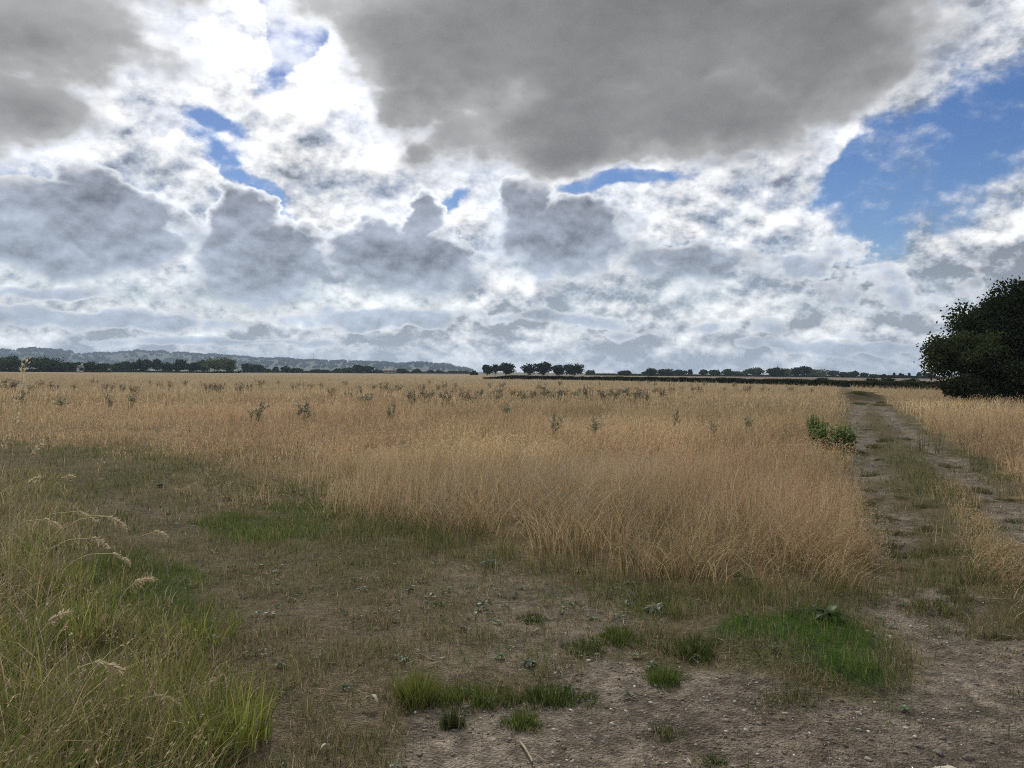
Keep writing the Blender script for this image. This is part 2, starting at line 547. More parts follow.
# ------------------------------------------------------------------ mesh helpers
def quads_mesh(name, V, F, mat, tint=None, parent=None, link=True, smooth=False, extra=None):
    """V (n,3), F (m,4) or (m,3) int -> linked mesh object"""
    V = np.ascontiguousarray(V, np.float32)
    F = np.ascontiguousarray(F, np.int32)
    me = bpy.data.meshes.new(name)
    me.vertices.add(len(V))
    me.vertices.foreach_set('co', V.ravel())
    k = F.shape[1]
    me.loops.add(F.size)
    me.loops.foreach_set('vertex_index', F.ravel())
    me.polygons.add(len(F))
    me.polygons.foreach_set('loop_start', np.arange(0, F.size, k, dtype=np.int32))
    if smooth:
        me.polygons.foreach_set('use_smooth', np.ones(len(F), bool))
    me.update(calc_edges=True)
    if tint is not None:
        a = me.color_attributes.new('tint', 'FLOAT_COLOR', 'POINT')
        t = np.ones((len(V), 4), np.float32)
        t[:, :3] = tint
        a.data.foreach_set('color', t.ravel())
    for nm, arr in (extra or {}).items():
        a = me.attributes.new(nm, 'FLOAT', 'POINT')
        a.data.foreach_set('value', np.ascontiguousarray(arr, np.float32))
    if mat:
        me.materials.append(mat)
    o = bpy.data.objects.new(name, me)
    if link:
        col.objects.link(o)
    if parent:
        o.parent = parent
    return o


def tag(o, label=None, cat=None, group=None, kind=None):
    if label:
        o['label'] = label
    if cat:
        o['category'] = cat
    if group:
        o['group'] = group
    if kind:
        o['kind'] = kind
    return o


def empty(name, x, y, z=None, rz=0.0):
    o = bpy.data.objects.new(name, None)
    o.empty_display_size = .2
    col.objects.link(o)
    o.location = (x, y, gz((x, y)) if z is None else z)
    o.rotation_euler = (0, 0, rz)
    return o


# ------------------------------------------------------------------ the ground sheet
def build_ground():
    rr = [0.0]
    r = .35
    radii = []
    while r < 6500:
        radii.append(r)
        r *= 1.0125 if r < 60 else 1.03
    radii = np.array(radii)
    a_f = np.arange(-50, 50.001, .2)
    a_b = np.arange(54, 310, 4.0)
    ang = np.radians(np.concatenate([a_f, a_b]))
    nr, na = len(radii), len(ang)
    RR, AA = np.meshgrid(radii, ang, indexing='ij')
    X, Y = RR * np.sin(AA), RR * np.cos(AA)
    x, y = X.ravel(), Y.ravel()
    z = zones(x, y)
    h = height(x, y)
    r = np.hypot(x, y)
    T = np.zeros((len(x), 3))
    soil_c = np.array([.220, .184, .140])
    n1, n2 = fbm(x, y, 1.6, 4, 5), fbm(x, y, 5, 3, 6)
    thatch = np.array([.165, .13, .078])
    green = np.array([.06, .085, .025])
    olive = np.array([.12, .105, .05])
    m = sstep(n1 + n2 * .5, -.4, .5)[:, None]
    T[:] = olive * (1 - m) + thatch * m
    L = z['lush'][:, None]
    T = T * (1 - L) + green * L
    S = z['soil'][:, None]
    var = (1 + .25 * n1 + .2 * fbm(x, y, .5, 3, 8))[:, None]
    reddish = sstep(fbm(x, y, 1.1, 3, 77), 0.0, .5)[:, None]
    soil_c = soil_c - (z['rut'] * (1 - z['bare']))[:, None] * np.array([.0, .0, .0])
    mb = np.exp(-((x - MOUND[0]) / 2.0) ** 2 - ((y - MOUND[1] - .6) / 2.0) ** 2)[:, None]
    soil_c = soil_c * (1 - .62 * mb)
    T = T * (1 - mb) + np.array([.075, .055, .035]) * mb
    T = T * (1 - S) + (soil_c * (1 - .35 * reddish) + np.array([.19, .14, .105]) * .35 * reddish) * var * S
    D = np.maximum(z['field'], z['right'])[:, None]
    fn = sstep(fbm(x, y, 30, 3, 15), -.4, .5)[:, None]
    T = T * (1 - D) + (np.array([.26, .19, .105]) * fn + np.array([.22, .175, .10]) * (1 - fn)) * D
    # fields beyond the hedge
    az = np.degrees(np.arctan2(x, y))
    far = sstep(r, 230, 300)[:, None]
    patch = vnoise(x / 260 + 3, y / 200, 91)
    fc = np.where(patch[:, None] > .25, np.array([.22, .19, .125]), np.where(patch[:, None] < -.3, np.array([.10, .12, .05]), np.array([.17, .14, .095])))
    plough = (np.array([.16, .13, .105]))
    rightside = sstep(az, 12, 17)[:, None]
    fc = fc * (1 - rightside) + plough * rightside
    leftkeep = sstep(az, -2, 4)[:, None]
    far = far * leftkeep + sstep(r, 450, 520)[:, None] * (1 - leftkeep)
    T = T * (1 - far) + fc * far
    V = np.stack([x, y, h], 1)
    V = np.vstack([V, [[0, 0, gz((0, 0))]]])
    T = np.vstack([T, T[:1]])
    soil_a = np.append(z['soil'], 0)
    i, j = np.meshgrid(np.arange(nr - 1), np.arange(na), indexing='ij')
    jn = (j + 1) % na
    F = np.stack([i * na + j, i * na + jn, (i + 1) * na + jn, (i + 1) * na + j], -1).reshape(-1, 4)[:, ::-1]
    # the bare earth of the track and the entrance is an object of its own, cut out of the sheet
    s_face = np.maximum(z['bare'], z['rut'])[F].mean(1)
    r_face = r[F].mean(1)
    is_tr = (s_face > .5) & (r_face < 75) & (y[F].mean(1) > 0)
    mat = ground_mat()

    def sub(name, mask, lbl, cat):
        Fs = F[mask]
        ids, inv = np.unique(Fs, return_inverse=True)
        o = quads_mesh(name, V[ids], inv.reshape(-1, 4), mat, T[ids], smooth=True, extra={'soil': soil_a[ids]})
        tag(o, lbl, cat, kind='structure')
        return o
    sub('ground', ~is_tr, 'flat open field of dried grass and thin turf', 'ground')
    sub('dirt_track', is_tr, 'bare stony earth track with two wheel ruts', 'track')


build_ground()

# ================================================================== grass
def scatter(n, r0, r1, a0=-41, a1=41, power=1.0):
    """random points in a wedge in front of the camera spot; density falls with distance as r**(power-2)"""
    u = rng.random(n)
    if abs(power) < 1e-6:
        r = r0 * (r1 / r0) ** u
    else:
        r = (r0 ** power + u * (r1 ** power - r0 ** power)) ** (1 / power)
    a = np.radians(rng.uniform(a0, a1, n))
    return r * np.sin(a), r * np.cos(a)


def blades(x, y, z, h, w, lean_dir, lean, tint, seg=3, taper=.7, droop=1.8, twist=None):
    """ribbon blades -> vertices (n, seg+1, 2, 3) flattened, faces, tints"""
    n = len(x)
    t = np.linspace(0, 1, seg + 1)[None, :]
    face = rng.uniform(0, np.pi, n) if twist is None else twist
    bend = lean[:, None] * t ** droop
    up = t * np.sqrt(np.clip(1 - (lean[:, None] * t) ** 2 * .55, .08, 1))
    cx = x[:, None] + h[:, None] * bend * np.cos(lean_dir)[:, None]
    cy_ = y[:, None] + h[:, None] * bend * np.sin(lean_dir)[:, None]
    cz = z[:, None] + h[:, None] * up
    ww = w[:, None] * np.maximum(1 - t ** 1.6, .06) * .5 if taper else w[:, None] * np.ones_like(t) * .5
    ox, oy = np.cos(face)[:, None] * ww, np.sin(face)[:, None] * ww
    V = np.empty((n, seg + 1, 2, 3), np.float32)
    V[:, :, 0, 0], V[:, :, 0, 1], V[:, :, 0, 2] = cx - ox, cy_ - oy, cz
    V[:, :, 1, 0], V[:, :, 1, 1], V[:, :, 1, 2] = cx + ox, cy_ + oy, cz
    base = (np.arange(n) * (seg + 1) * 2)[:, None]
    s = np.arange(seg)[None, :] * 2
    F = np.stack([base + s, base + s + 1, base + s + 3, base + s + 2], -1).reshape(-1, 4)
    T = np.repeat(tint, (seg + 1) * 2, axis=0)
    tip = np.stack([cx, cy_, cz], -1)
    return V.reshape(-1, 3), F, T, tip


class Heap:
    """collects many blades into one mesh"""

    def __init__(self):
        self.V, self.F, self.T, self.n = [], [], [], 0

    def add(self, V, F, T):
        self.V.append(np.asarray(V, np.float32))
        self.F.append(np.asarray(F) + self.n)
        self.T.append(np.asarray(T, np.float32))
        self.n += len(V)

    def build(self, name, mat, parent=None):
        return quads_mesh(name, np.concatenate(self.V), np.concatenate(self.F), mat, np.concatenate(self.T), parent=parent)


def diamonds(c, d, L, W, tint, side=None):
    """small lens-shaped faces centred on c (n,3), long axis d (n,3)"""
    n = len(c)
    d = d / (np.linalg.norm(d, axis=1, keepdims=True) + 1e-9)
    q = rng.normal(size=(n, 3)) if side is None else side
    s = np.cross(d, q)
    s /= np.linalg.norm(s, axis=1, keepdims=True) + 1e-9
    L, W = L[:, None] * .5, W[:, None] * .5
    V = np.stack([c - d * L, c + s * W, c + d * L, c - s * W], 1).reshape(-1, 3)
    F = np.arange(n * 4).reshape(n, 4)
    return V, F, np.repeat(tint, 4, axis=0)


def pick(palette, weights, n):
    p = np.array(weights, float)
    idx = rng.choice(len(palette), n, p=p / p.sum())
    c = np.array(palette, float)[idx]
    return c * rng.uniform(.68, 1.20, (n, 1))


STRAW, BUFF, GOLD, RUST = (.55, .42, .235), (.61, .49, .345), (.55, .38, .19), (.47, .28, .175)
OLIVE, GREEN, LUSHG, DKGREEN = (.21, .20, .075), (.13, .165, .045), (.075, .155, .020), (.065, .095, .033)
DEAD, GREYB = (.31, .24, .15), (.33, .29, .215)

grass_mat = leaf_mat('grass_tissue', attr=True, transl=.45)


def dry_grass():
    H = Heap()
    for (r0, r1, n, seg, wid, pw, heads) in ((4.2, 13, 150000, 3, .0040, 1.0, 3), (13, 32, 150000, 2, .0080, .9, 2), (32, 95, 120000, 2, .022, .7, 1),
                                             (95, 330, 60000, 1, .075, .6, 0)):
        x, y = scatter(n, r0, r1, power=pw)
        z = zones(x, y)
        m = np.maximum(np.maximum(z['field'], z['right']), z['strip'] * .9)
        clump = fbm(x, y, .35, 2, 101)
        keep = (rng.random(n) < m * np.clip(.58 + 1.3 * clump, .05, 1)) & (z['rut'] < .5) & (line_dist(x, y, [on_ground(838, 452), on_ground(826, 440)]) > .55)
        keep &= ~(np.hypot(x - MOUND[0], y - MOUND[1]) < 1.6)
        x, y, m = x[keep], y[keep], m[keep]
        z = {a: b[keep] for a, b in z.items()}
        n = len(x)
        g = height(x, y)
        # height: tallest by the track, short and thin to the left and far out
        hh = .40 + .20 * fbm(x, y, 5, 3, 111) + .14 * fbm(x, y, 2.2, 2, 113) + .22 * fbm(x, y, .7, 3, 112)
        az = np.degrees(np.arctan2(x, y))
        near_r = np.exp(-(((x - 2.0) / 2.2) ** 2 + ((y - 7.2) / 2.6) ** 2))
        hh += .22 * near_r
        hh *= 1 - .42 * sstep(az, -8, -28) * sstep(np.hypot(x, y), 40, 12)
        hh *= 1 - .35 * z['strip']
        hh *= .55 + .45 * sstep((z['field_d'] + 99 * (z['right'] > .5)) / (.4 + z['edge_w']), -.3, 1.3)
        hh *= rng.uniform(.4, 1.2, n) ** .8
        hh = np.clip(hh, .08, .95)
        wind = fbm(x, y, 3.2, 3, 121) * 2.6 + .5
        lean_dir = wind + rng.normal(0, 1.7, n)
        lodged = sstep(fbm(x, y, 1.9, 3, 131), .0, .4)
        lean = np.clip(rng.gamma(2.2, .17, n) + lodged * .75, .02, .97)
        patch = fbm(x, y, 5.5, 3, 141)
        red = np.clip(sstep(patch, -.05, .35) + np.exp(-((x - 3.2) / 2.6) ** 2 - ((y - 11.5) / 3.5) ** 2), 0, 1)
        pale = np.exp(-((x - .6) / 1.9) ** 2 - ((y - 10.5) / 2.6) ** 2) * (.6 + .8 * fbm(x, y, .9, 2, 143))
        c1 = pick([STRAW, BUFF, GOLD, OLIVE, DEAD], [5, 3, 4, 1.5, 2], n)
        c2 = pick([(.56, .40, .25), (.52, .36, .2), RUST, BUFF, DEAD], [3.5, 3, 4.5, 1.2, 1.5], n)
        tint = np.where((rng.random(n) < red)[:, None], c2, c1)
        grn = (rng.random(n) < .10 + .5 * sstep(z['field_d'], .8, -.2) * (z['right'] < .5))[:, None]
        tint = np.where(grn, pick([OLIVE, GREEN, DEAD], [3, 1.2, 2], n), tint)
        tint = np.where((rng.random(n) < pale * .7)[:, None], pick([BUFF, (.66, .60, .50), STRAW], [3, 3, 1], n), tint)
        shade = (1 + .38 * fbm(x, y, 1.5, 3, 151) + .36 * fbm(x, y, 9, 3, 152))[:, None]
        tint = tint * shade
        # greyer pale bands far out
        bright = (rng.random(n) < .13)[:, None]
        tint = np.where(bright, np.array([.73, .575, .33]) * rng.uniform(.8, 1.1, (n, 1)), tint)
        gm = (sstep(np.hypot(x, y), 30, 90) * .5)[:, None]
        tint = tint * (1 - gm) + np.array([.50, .40, .25]) * gm * rng.uniform(.7, 1.25, (n, 1))
        w = wid * rng.uniform(.7, 1.4, n)
        V, F, T, tip = blades(x, y, g, hh, w, lean_dir, lean, tint, seg)
        H.add(V, F, T)
        for k in range(heads):
            if heads == 3:
                s = rng.uniform(.0, .22, n)
                sel = np.arange(n)[rng.random(n) < .8]
                spread, Ls, Ws = .016, .022, .0042
            elif heads == 2:
                s = rng.uniform(0, .2, n)
                sel = np.arange(n)[rng.random(n) < .7]
                spread, Ls, Ws = .02, .05, .010
            else:
                s = rng.uniform(0, .15, n)
                sel = np.arange(n)[rng.random(n) < .5]
                spread, Ls, Ws = .03, .11, .028
            a, b = tip[sel, -1], tip[sel, -2]
            c = a + (b - a) * (s[sel] * seg)[:, None] + rng.normal(0, spread, (len(sel), 3))
            d = (a - b) + rng.normal(0, .05, (len(sel), 3))
            tt = pick([BUFF, STRAW, RUST, GOLD], [3, 3, 2.4, 2], len(sel)) * shade[sel]
            V, F, T = diamonds(c, d, Ls * rng.uniform(.6, 1.3, len(sel)), Ws * rng.uniform(.7, 1.4, len(sel)), tt)
            H.add(V, F, T)
    o = H.build('dry_grass', grass_mat)
    tag(o, 'tall straw coloured dry grass filling the open field', 'dry grass', kind='stuff')


def turf():
    """short trodden sward, olive and brown, thin over the soil"""
    H = Heap()
    for (r0, r1, n, seg, wid, pw) in ((2.2, 8, 230000, 2, .0030, 1.0), (8, 20, 110000, 2, .006, .9), (20, 46, 26000, 1, .018, .8)):
        x, y = scatter(n, r0, r1, power=pw)
        z = zones(x, y)
        m = 1 - np.maximum(np.maximum(z['field'] * .75, z['right'] * .9), z['lush'] * 1.0)
        cl = fbm(x, y, .22, 3, 201)
        patch = sstep(fbm(x, y, 1.1, 3, 202), -.25, .45)
        thin = np.clip(1 - z['soil'] * 1.03, 0, 1)
        dots = sstep(fbm(x, y, .42, 3, 205) + .15 * fbm(x, y, 1.5, 2, 206), .16, .36) * z['bare'] * sstep(np.hypot(x, y), 3.0, 4.6)
        m = m * np.clip(.55 + .9 * cl, .05, 1) * np.maximum(thin, .02 + .55 * dots + (.70 * z['rut'] * (1 - z['bare']) + .10 * z['thin']) * sstep(cl, -.15, .4))
        m = m * (1 - z['rough'] * .3)
        keep = rng.random(n) < m
        x, y = x[keep], y[keep]
        z = {a: b[keep] for a, b in z.items()}
        patch, cl = patch[keep], cl[keep]
        n = len(x)
        g = height(x, y)
        h = (.036 + .045 * np.clip(cl + .3, 0, 1) + .03 * patch) * rng.uniform(.5, 1.6, n)
        h *= 1 + .8 * sstep(z['field_d'], -1.0, .1)
        mid = np.exp(-((np.minimum(line_dist(x, y, RUT_L), line_dist(x, y, RUT_R)) - .85) / .4) ** 2) * sstep(np.hypot(x, y), 7, 10)
        h *= 1 + .7 * mid
        dark = pick([GREEN, OLIVE, DKGREEN, DEAD], [3.2, 3.0, 3.5, 1.4], n)
        brown = pick([DEAD, OLIVE, STRAW, GREYB], [4, 3, 1.0, 1.6], n) * .85
        gfac = np.clip(.40 + .6 * patch + .5 * z['half'] + .25 * sstep(z['field_d'], -.7, 0) - .12 * z['thin'] + .2 * sstep(np.hypot(x, y), 9, 16), .05, .95)
        tint = np.where((rng.random(n) < gfac)[:, None], dark, brown)
        lean = np.clip(rng.gamma(2.5, .2, n), .05, .95)
        V, F, T, _ = blades(x, y, g, h, wid * rng.uniform(.7, 1.5, n), rng.uniform(0, 2 * np.pi, n), lean, tint, seg)
        H.add(V, F, T)
    o = H.build('short_turf', grass_mat)
    tag(o, 'short trodden olive and brown turf round the field entrance', 'turf', kind='stuff')


def lush():
    H = Heap()
    n = 270000
    x, y = scatter(n, 3.0, 16, power=.9)
    z = zones(x, y)
    cl = fbm(x, y, .25, 3, 301)
    m = np.maximum(z['lush'], z['half'] * np.clip(.25 + 1.2 * cl, 0, 1) * .7) * np.clip(.8 + .6 * cl, .2, 1)
    keep = rng.random(n) < m
    x, y, cl = x[keep], y[keep], cl[keep]
    z = {a: b[keep] for a, b in z.items()}
    n = len(x)
    h = (.060 + .035 * cl) * rng.uniform(.5, 1.5, n) * (.6 + .4 * z['lush'])
    right = sstep(x, -.5, .5)[:, None]
    tint = pick([LUSHG, GREEN, (.10, .17, .03), DKGREEN, OLIVE, DEAD], [4, 2, 1.5, 2.2, .8, .5], n) * right + pick([GREEN, OLIVE, LUSHG, DEAD], [4, 3, 2, 1.2], n) * (1 - right)
    tint *= (1 + .3 * fbm(x, y, .6, 2, 311))[:, None]
    lean = np.clip(rng.gamma(2.4, .17, n), .03, .9)
    V, F, T, _ = blades(x, y, height(x, y), h, .0036 * rng.uniform(.7, 1.4, n) * np.clip(np.hypot(x, y) / 5, .8, 2.5), rng.uniform(0, 6.28, n), lean, tint, 2)
    H.add(V, F, T)
    o = H.build('green_grass', grass_mat)
    tag(o, 'soft bright green grass in patches beside the bare earth', 'green grass', kind='stuff')


def rough():
    """long matted grass in the left foreground"""
    H = Heap()
    n = 105000
    x, y = scatter(n, 2.0, 14, a0=-50, a1=-8, power=1.0)
    z = zones(x, y)
    cl = fbm(x, y, .45, 3, 401)
    keep = rng.random(n) < z['rough'] * np.clip(.55 + 1.4 * cl, .06, 1)
    x, y, cl = x[keep], y[keep], cl[keep]
    z = {a: b[keep] for a, b in z.items()}
    n = len(x)
    edge = sstep(poly_dist(x, y, ROUGH), 0, .9)
    h = (.16 + .26 * edge + .12 * cl) * rng.uniform(.45, 1.3, n) * (1 - .45 * z['lush'])
    h *= 1 - .5 * sstep(np.hypot(x, y), 4.5, 8)
    green = sstep(fbm(x, y, .8, 3, 411) + .25 * z['lush'], -.35, .35)[:, None]
    c1 = pick([GREEN, OLIVE, LUSHG, (.26, .27, .08)], [3.5, 4, 1.5, 3], n)
    c2 = pick([STRAW, DEAD, OLIVE, BUFF, GREYB], [2.4, 4, 3, 1.2, 2], n)
    tint = np.where(rng.random((n, 1)) < (.38 + .5 * green) * (1 - .55 * sstep(np.hypot(x, y), 3.8, 6.0))[:, None], c1, c2)
    lean = np.clip(rng.gamma(2.6, .30, n), .05, 1.0)
    ld = fbm(x, y, .8, 2, 421) * 3 + rng.normal(0, 1.4, n)
    V, F, T, tip = blades(x, y, height(x, y), np.clip(h, .05, .6), .0044 * rng.uniform(.45, 1.7, n), ld, lean, tint, 4, droop=2.0)
    H.add(V, F, T)
    # broader yellow green blades in tufts near the camera
    for (px, py, rad, m, hgt) in ((232, 745, .16, 170, .27), (205, 760, .15, 120, .26), (60, 735, .14, 110, .34), (20, 748, .12, 90, .36), (98, 762, .12, 90, .30), (130, 735, .16, 110, .24),
                                  (165, 690, .2, 120, .22), (30, 650, .2, 110, .32), (90, 640, .25, 130, .28), (10, 580, .25, 120, .34), (200, 640, .2, 100, .18), (60, 590, .25, 120, .26)):
        c = on_ground(px, py)
        a, q = rng.uniform(0, 6.28, m), rad * rng.random(m) ** .6
        bx, by = c[0] + q * np.cos(a), c[1] + q * np.sin(a)
        tt = pick([(.26, .28, .06), (.20, .24, .05), (.33, .31, .10), (.15, .19, .045)], [3, 3, 1.5, 2], m)
        V2, F2, T2, _ = blades(bx, by, height(bx, by), hgt * rng.uniform(.5, 1.25, m), .0075 * rng.uniform(.6, 1.3, m), a + rng.normal(0, .7, m), np.clip(rng.gamma(2.2, .2, m), .05, .98), tt, 5)
        H.add(V2, F2, T2)
    sel = np.arange(n)[(rng.random(n) < .10) & (h > .25)]
    for k in range(7):
        a, b = tip[sel, -1], tip[sel, -2]
        c = a + (b - a) * rng.uniform(0, 1, (len(sel), 1)) + rng.normal(0, .004, (len(sel), 3))
        V, F, T = diamonds(c, a - b + rng.normal(0, .01, (len(sel), 3)), .018 * rng.uniform(.7, 1.3, len(sel)), .0045 * np.ones(len(sel)),
                           pick([BUFF, STRAW, DEAD], [3, 3, 2], len(sel)))
        H.add(V, F, T)
    o = H.build('rough_grass', grass_mat)
    tag(o, 'long tangled olive and straw grass in the near corner of the field', 'rough grass', kind='stuff')


def litter():
    """dead stalks lying flat on turf and soil"""
    n = 60000
    x, y = scatter(n, 2.3, 15, power=.9)
    z = zones(x, y)
    m = np.clip(.25 + .5 * fbm(x, y, .6, 3, 501), .03, 1) * (1 - z['field'] * .5) * (1 - .8 * z['lush'])
    m = np.maximum(m * (1 - .6 * z['bare']), z['thin'] * .8)
    q = on_ground(912, 612)
    m = np.maximum(m, .9 * np.exp(-((x - q[0]) / .5) ** 2 - ((y - q[1]) / .8) ** 2))
    keep = rng.random(n) < m
    x, y = x[keep], y[keep]
    n = len(x)
    a = rng.uniform(0, 6.28, n)
    L = rng.gamma(2.5, .022, n) + .02
    w = .0022 * rng.uniform(.6, 1.8, n)
    zc = height(x, y) + rng.uniform(.004, .03, n)
    c = np.stack([x, y, zc], 1)
    d = np.stack([np.cos(a), np.sin(a), rng.normal(0, .15, n)], 1)
    V, F, T = diamonds(c, d, L, w, pick([BUFF, STRAW, DEAD, GREYB], [2, 2.5, 3, 3], n), side=np.tile([0, 0, 1.], (n, 1)) + rng.normal(0, .4, (n, 3)))
    H = Heap()
    H.add(V, F, T)
    o = H.build('straw_litter', grass_mat)
    tag(o, 'broken dead grass stalks lying over thin turf and soil', 'straw litter', kind='stuff')


def stone_shape(seed, sub=1, flat=.55):
    r = np.random.default_rng(seed)
    import bmesh
    bm = bmesh.new()
    bmesh.ops.create_icosphere(bm, subdivisions=sub, radius=1)
    V = np.array([v.co[:] for v in bm.verts])
    F = np.array([[v.index for v in f.verts] for f in bm.faces])
    bm.free()
    ax = r.normal(size=(11, 3))
    ax /= np.linalg.norm(ax, axis=1, keepdims=True)
    lim = r.uniform(.42, .85, 11)
    for a, l in zip(ax, lim):               # chipped flat faces
        dd = V @ a
        V = V - np.clip(dd - l, 0, None)[:, None] * a
    V *= np.array([1, r.uniform(.55, .85), flat * r.uniform(.7, 1.1)])
    return V, F


def gravel():
    shapes = [stone_shape(s, 1) for s in range(6)]
    n = 90000
    x, y = scatter(n, 2.4, 14, a0=-20, a1=41, power=.8)
    z = zones(x, y)
    stony = np.clip(.35 + .9 * fbm(x, y, 1.2, 3, 601), .08, 1)
    keep = rng.random(n) < np.maximum(z['bare'] * stony, z['rut'] * .25 * stony)
    x, y = x[keep], y[keep]
    n = len(x)
    s = np.clip(rng.gamma(1.5, .0032, n) + .0025, .0025, .022)
    g = height(x, y)
    ang = rng.uniform(0, 6.28, n)
    tint = pick([(.20, .17, .135), (.27, .24, .20), (.14, .11, .085), (.52, .49, .43), (.17, .12, .08)], [4, 2.5, 4, 1.3, 3], n)
    k = rng.integers(0, 6, n)
    Vs, Fs, Ts, off = [], [], [], 0
    for q in range(6):
        V, F = shapes[q]
        sel = np.where(k == q)[0]
        ca, sa = np.cos(ang[sel])[:, None], np.sin(ang[sel])[:, None]
        P = np.empty((len(sel), len(V), 3))
        P[:, :, 0] = (V[None, :, 0] * ca - V[None, :, 1] * sa) * s[sel, None] + x[sel, None]
        P[:, :, 1] = (V[None, :, 0] * sa + V[None, :, 1] * ca) * s[sel, None] + y[sel, None]
        P[:, :, 2] = V[None, :, 2] * s[sel, None] + g[sel, None] + s[sel, None] * .15
        Vs.append(P.reshape(-1, 3))
        Fs.append((F[None] + (np.arange(len(sel)) * len(V))[:, None, None] + off).reshape(-1, 3))
        Ts.append(np.repeat(tint[sel], len(V), axis=0))
        off += len(sel) * len(V)
    m, kk, out = new_mat('gravel_stone')
    p = kk.n('ShaderNodeBsdfPrincipled')
    tc = kk.n('ShaderNodeTexCoord').outputs['Object']
    c = kk.n('ShaderNodeAttribute', attribute_name='tint').outputs['Color']
    kk.set(p.inputs['Base Color'], kk.v('SCALE', c, s=kk.step(kk.noise(tc, 120, 4, .6), .3, .7, .75, 1.2)))
    p.inputs['Roughness'].default_value = .9
    kk.set(out.inputs[0], p.outputs[0])
    o = quads_mesh('gravel', np.concatenate(Vs), np.concatenate(Fs), m, np.concatenate(Ts))
    tag(o, 'small angular stones and clods strewn over the bare earth', 'gravel', kind='stuff')


def low_weeds():
    """small leaves of creeping weeds through the turf and thin soil"""
    n0 = 2600
    x0, y0 = scatter(n0, 2.6, 13, power=.9)
    z = zones(x0, y0)
    m = (.15 + .55 * z['thin'] + .5 * z['half'] + .3 * sstep(z['field_d'], -.8, -.1)) * (1 - .88 * z['bare']) * (1 - z['field']) * (1 - .6 * z['lush'])
    m *= np.clip(.5 + 1.4 * fbm(x0, y0, .5, 2, 551), .05, 1.3)
    keep = rng.random(n0) < m
    x0, y0 = x0[keep], y0[keep]
    k = np.repeat(np.arange(len(x0)), 12)
    n = len(k)
    a = rng.uniform(0, 6.28, n)
    q = .045 * rng.random(n) ** .5 * rng.uniform(.5, 1.6, len(x0))[k]
    x, y = x0[k] + q * np.cos(a), y0[k] + q * np.sin(a)
    c = np.stack([x, y, height(x, y) + .008 + .022 * rng.random(n)], 1)
    d = np.stack([np.cos(a), np.sin(a), rng.normal(.15, .3, n)], 1)
    L = .026 * rng.uniform(.5, 1.6, n)
    hue = pick([(.15, .175, .115), (.10, .14, .06), (.12, .13, .08), (.08, .11, .04)], [3, 3, 2, 2], len(x0))[k] * rng.uniform(.7, 1.25, (n, 1))
    V, F, T = diamonds(c, d, L, L * .5, hue, side=np.tile([0, 0, 1.], (n, 1)) + rng.normal(0, .3, (n, 3)))
    H = Heap()
    H.add(V, F, T)
    o = H.build('low_weeds', leaf_mat('creeping_leaves', attr=True, transl=.25, gloss=.03))
    tag(o, 'small grey green creeping weeds scattered through thin turf', 'low weeds', kind='stuff')


low_weeds()
dry_grass()
turf()
lush()
rough()
litter()
gravel()

# ================================================================== trees, hedges, hills
def horizon(px):
    return 368.0 + 8.5 * px / 1024.0


def tube(points, radii, sides=6):
    P = np.asarray(points, float)
    n = len(P)
    V, F = [], []
    for i in range(n):
        t = P[min(i + 1, n - 1)] - P[max(i - 1, 0)]
        t = t / (np.linalg.norm(t) + 1e-9)
        a = np.cross(t, [0.31, 0.95, 0.05])
        a /= np.linalg.norm(a) + 1e-9
        b = np.cross(t, a)
        for s in range(sides):
            w = 2 * math.pi * s / sides
            V.append(P[i] + (a * math.cos(w) + b * math.sin(w)) * radii[i])
    for i in range(n - 1):
        for s in range(sides):
            s2 = (s + 1) % sides
            F.append([i * sides + s, i * sides + s2, (i + 1) * sides + s2, (i + 1) * sides + s])
    return np.array(V), np.array(F)


bark_mat = solid_mat('bark', (.085, .07, .055), .3, 3.0, .95, .6, 12)
crown_mat = leaf_mat('tree_leaves', attr=True, transl=.18)
weed_mat = leaf_mat('weed_leaves', attr=True, transl=.28, gloss=.02)
dock_mat = leaf_mat('broad_leaves', attr=True, transl=.3, gloss=.02)
stem_mat = leaf_mat('dry_stem', attr=True, transl=.05)


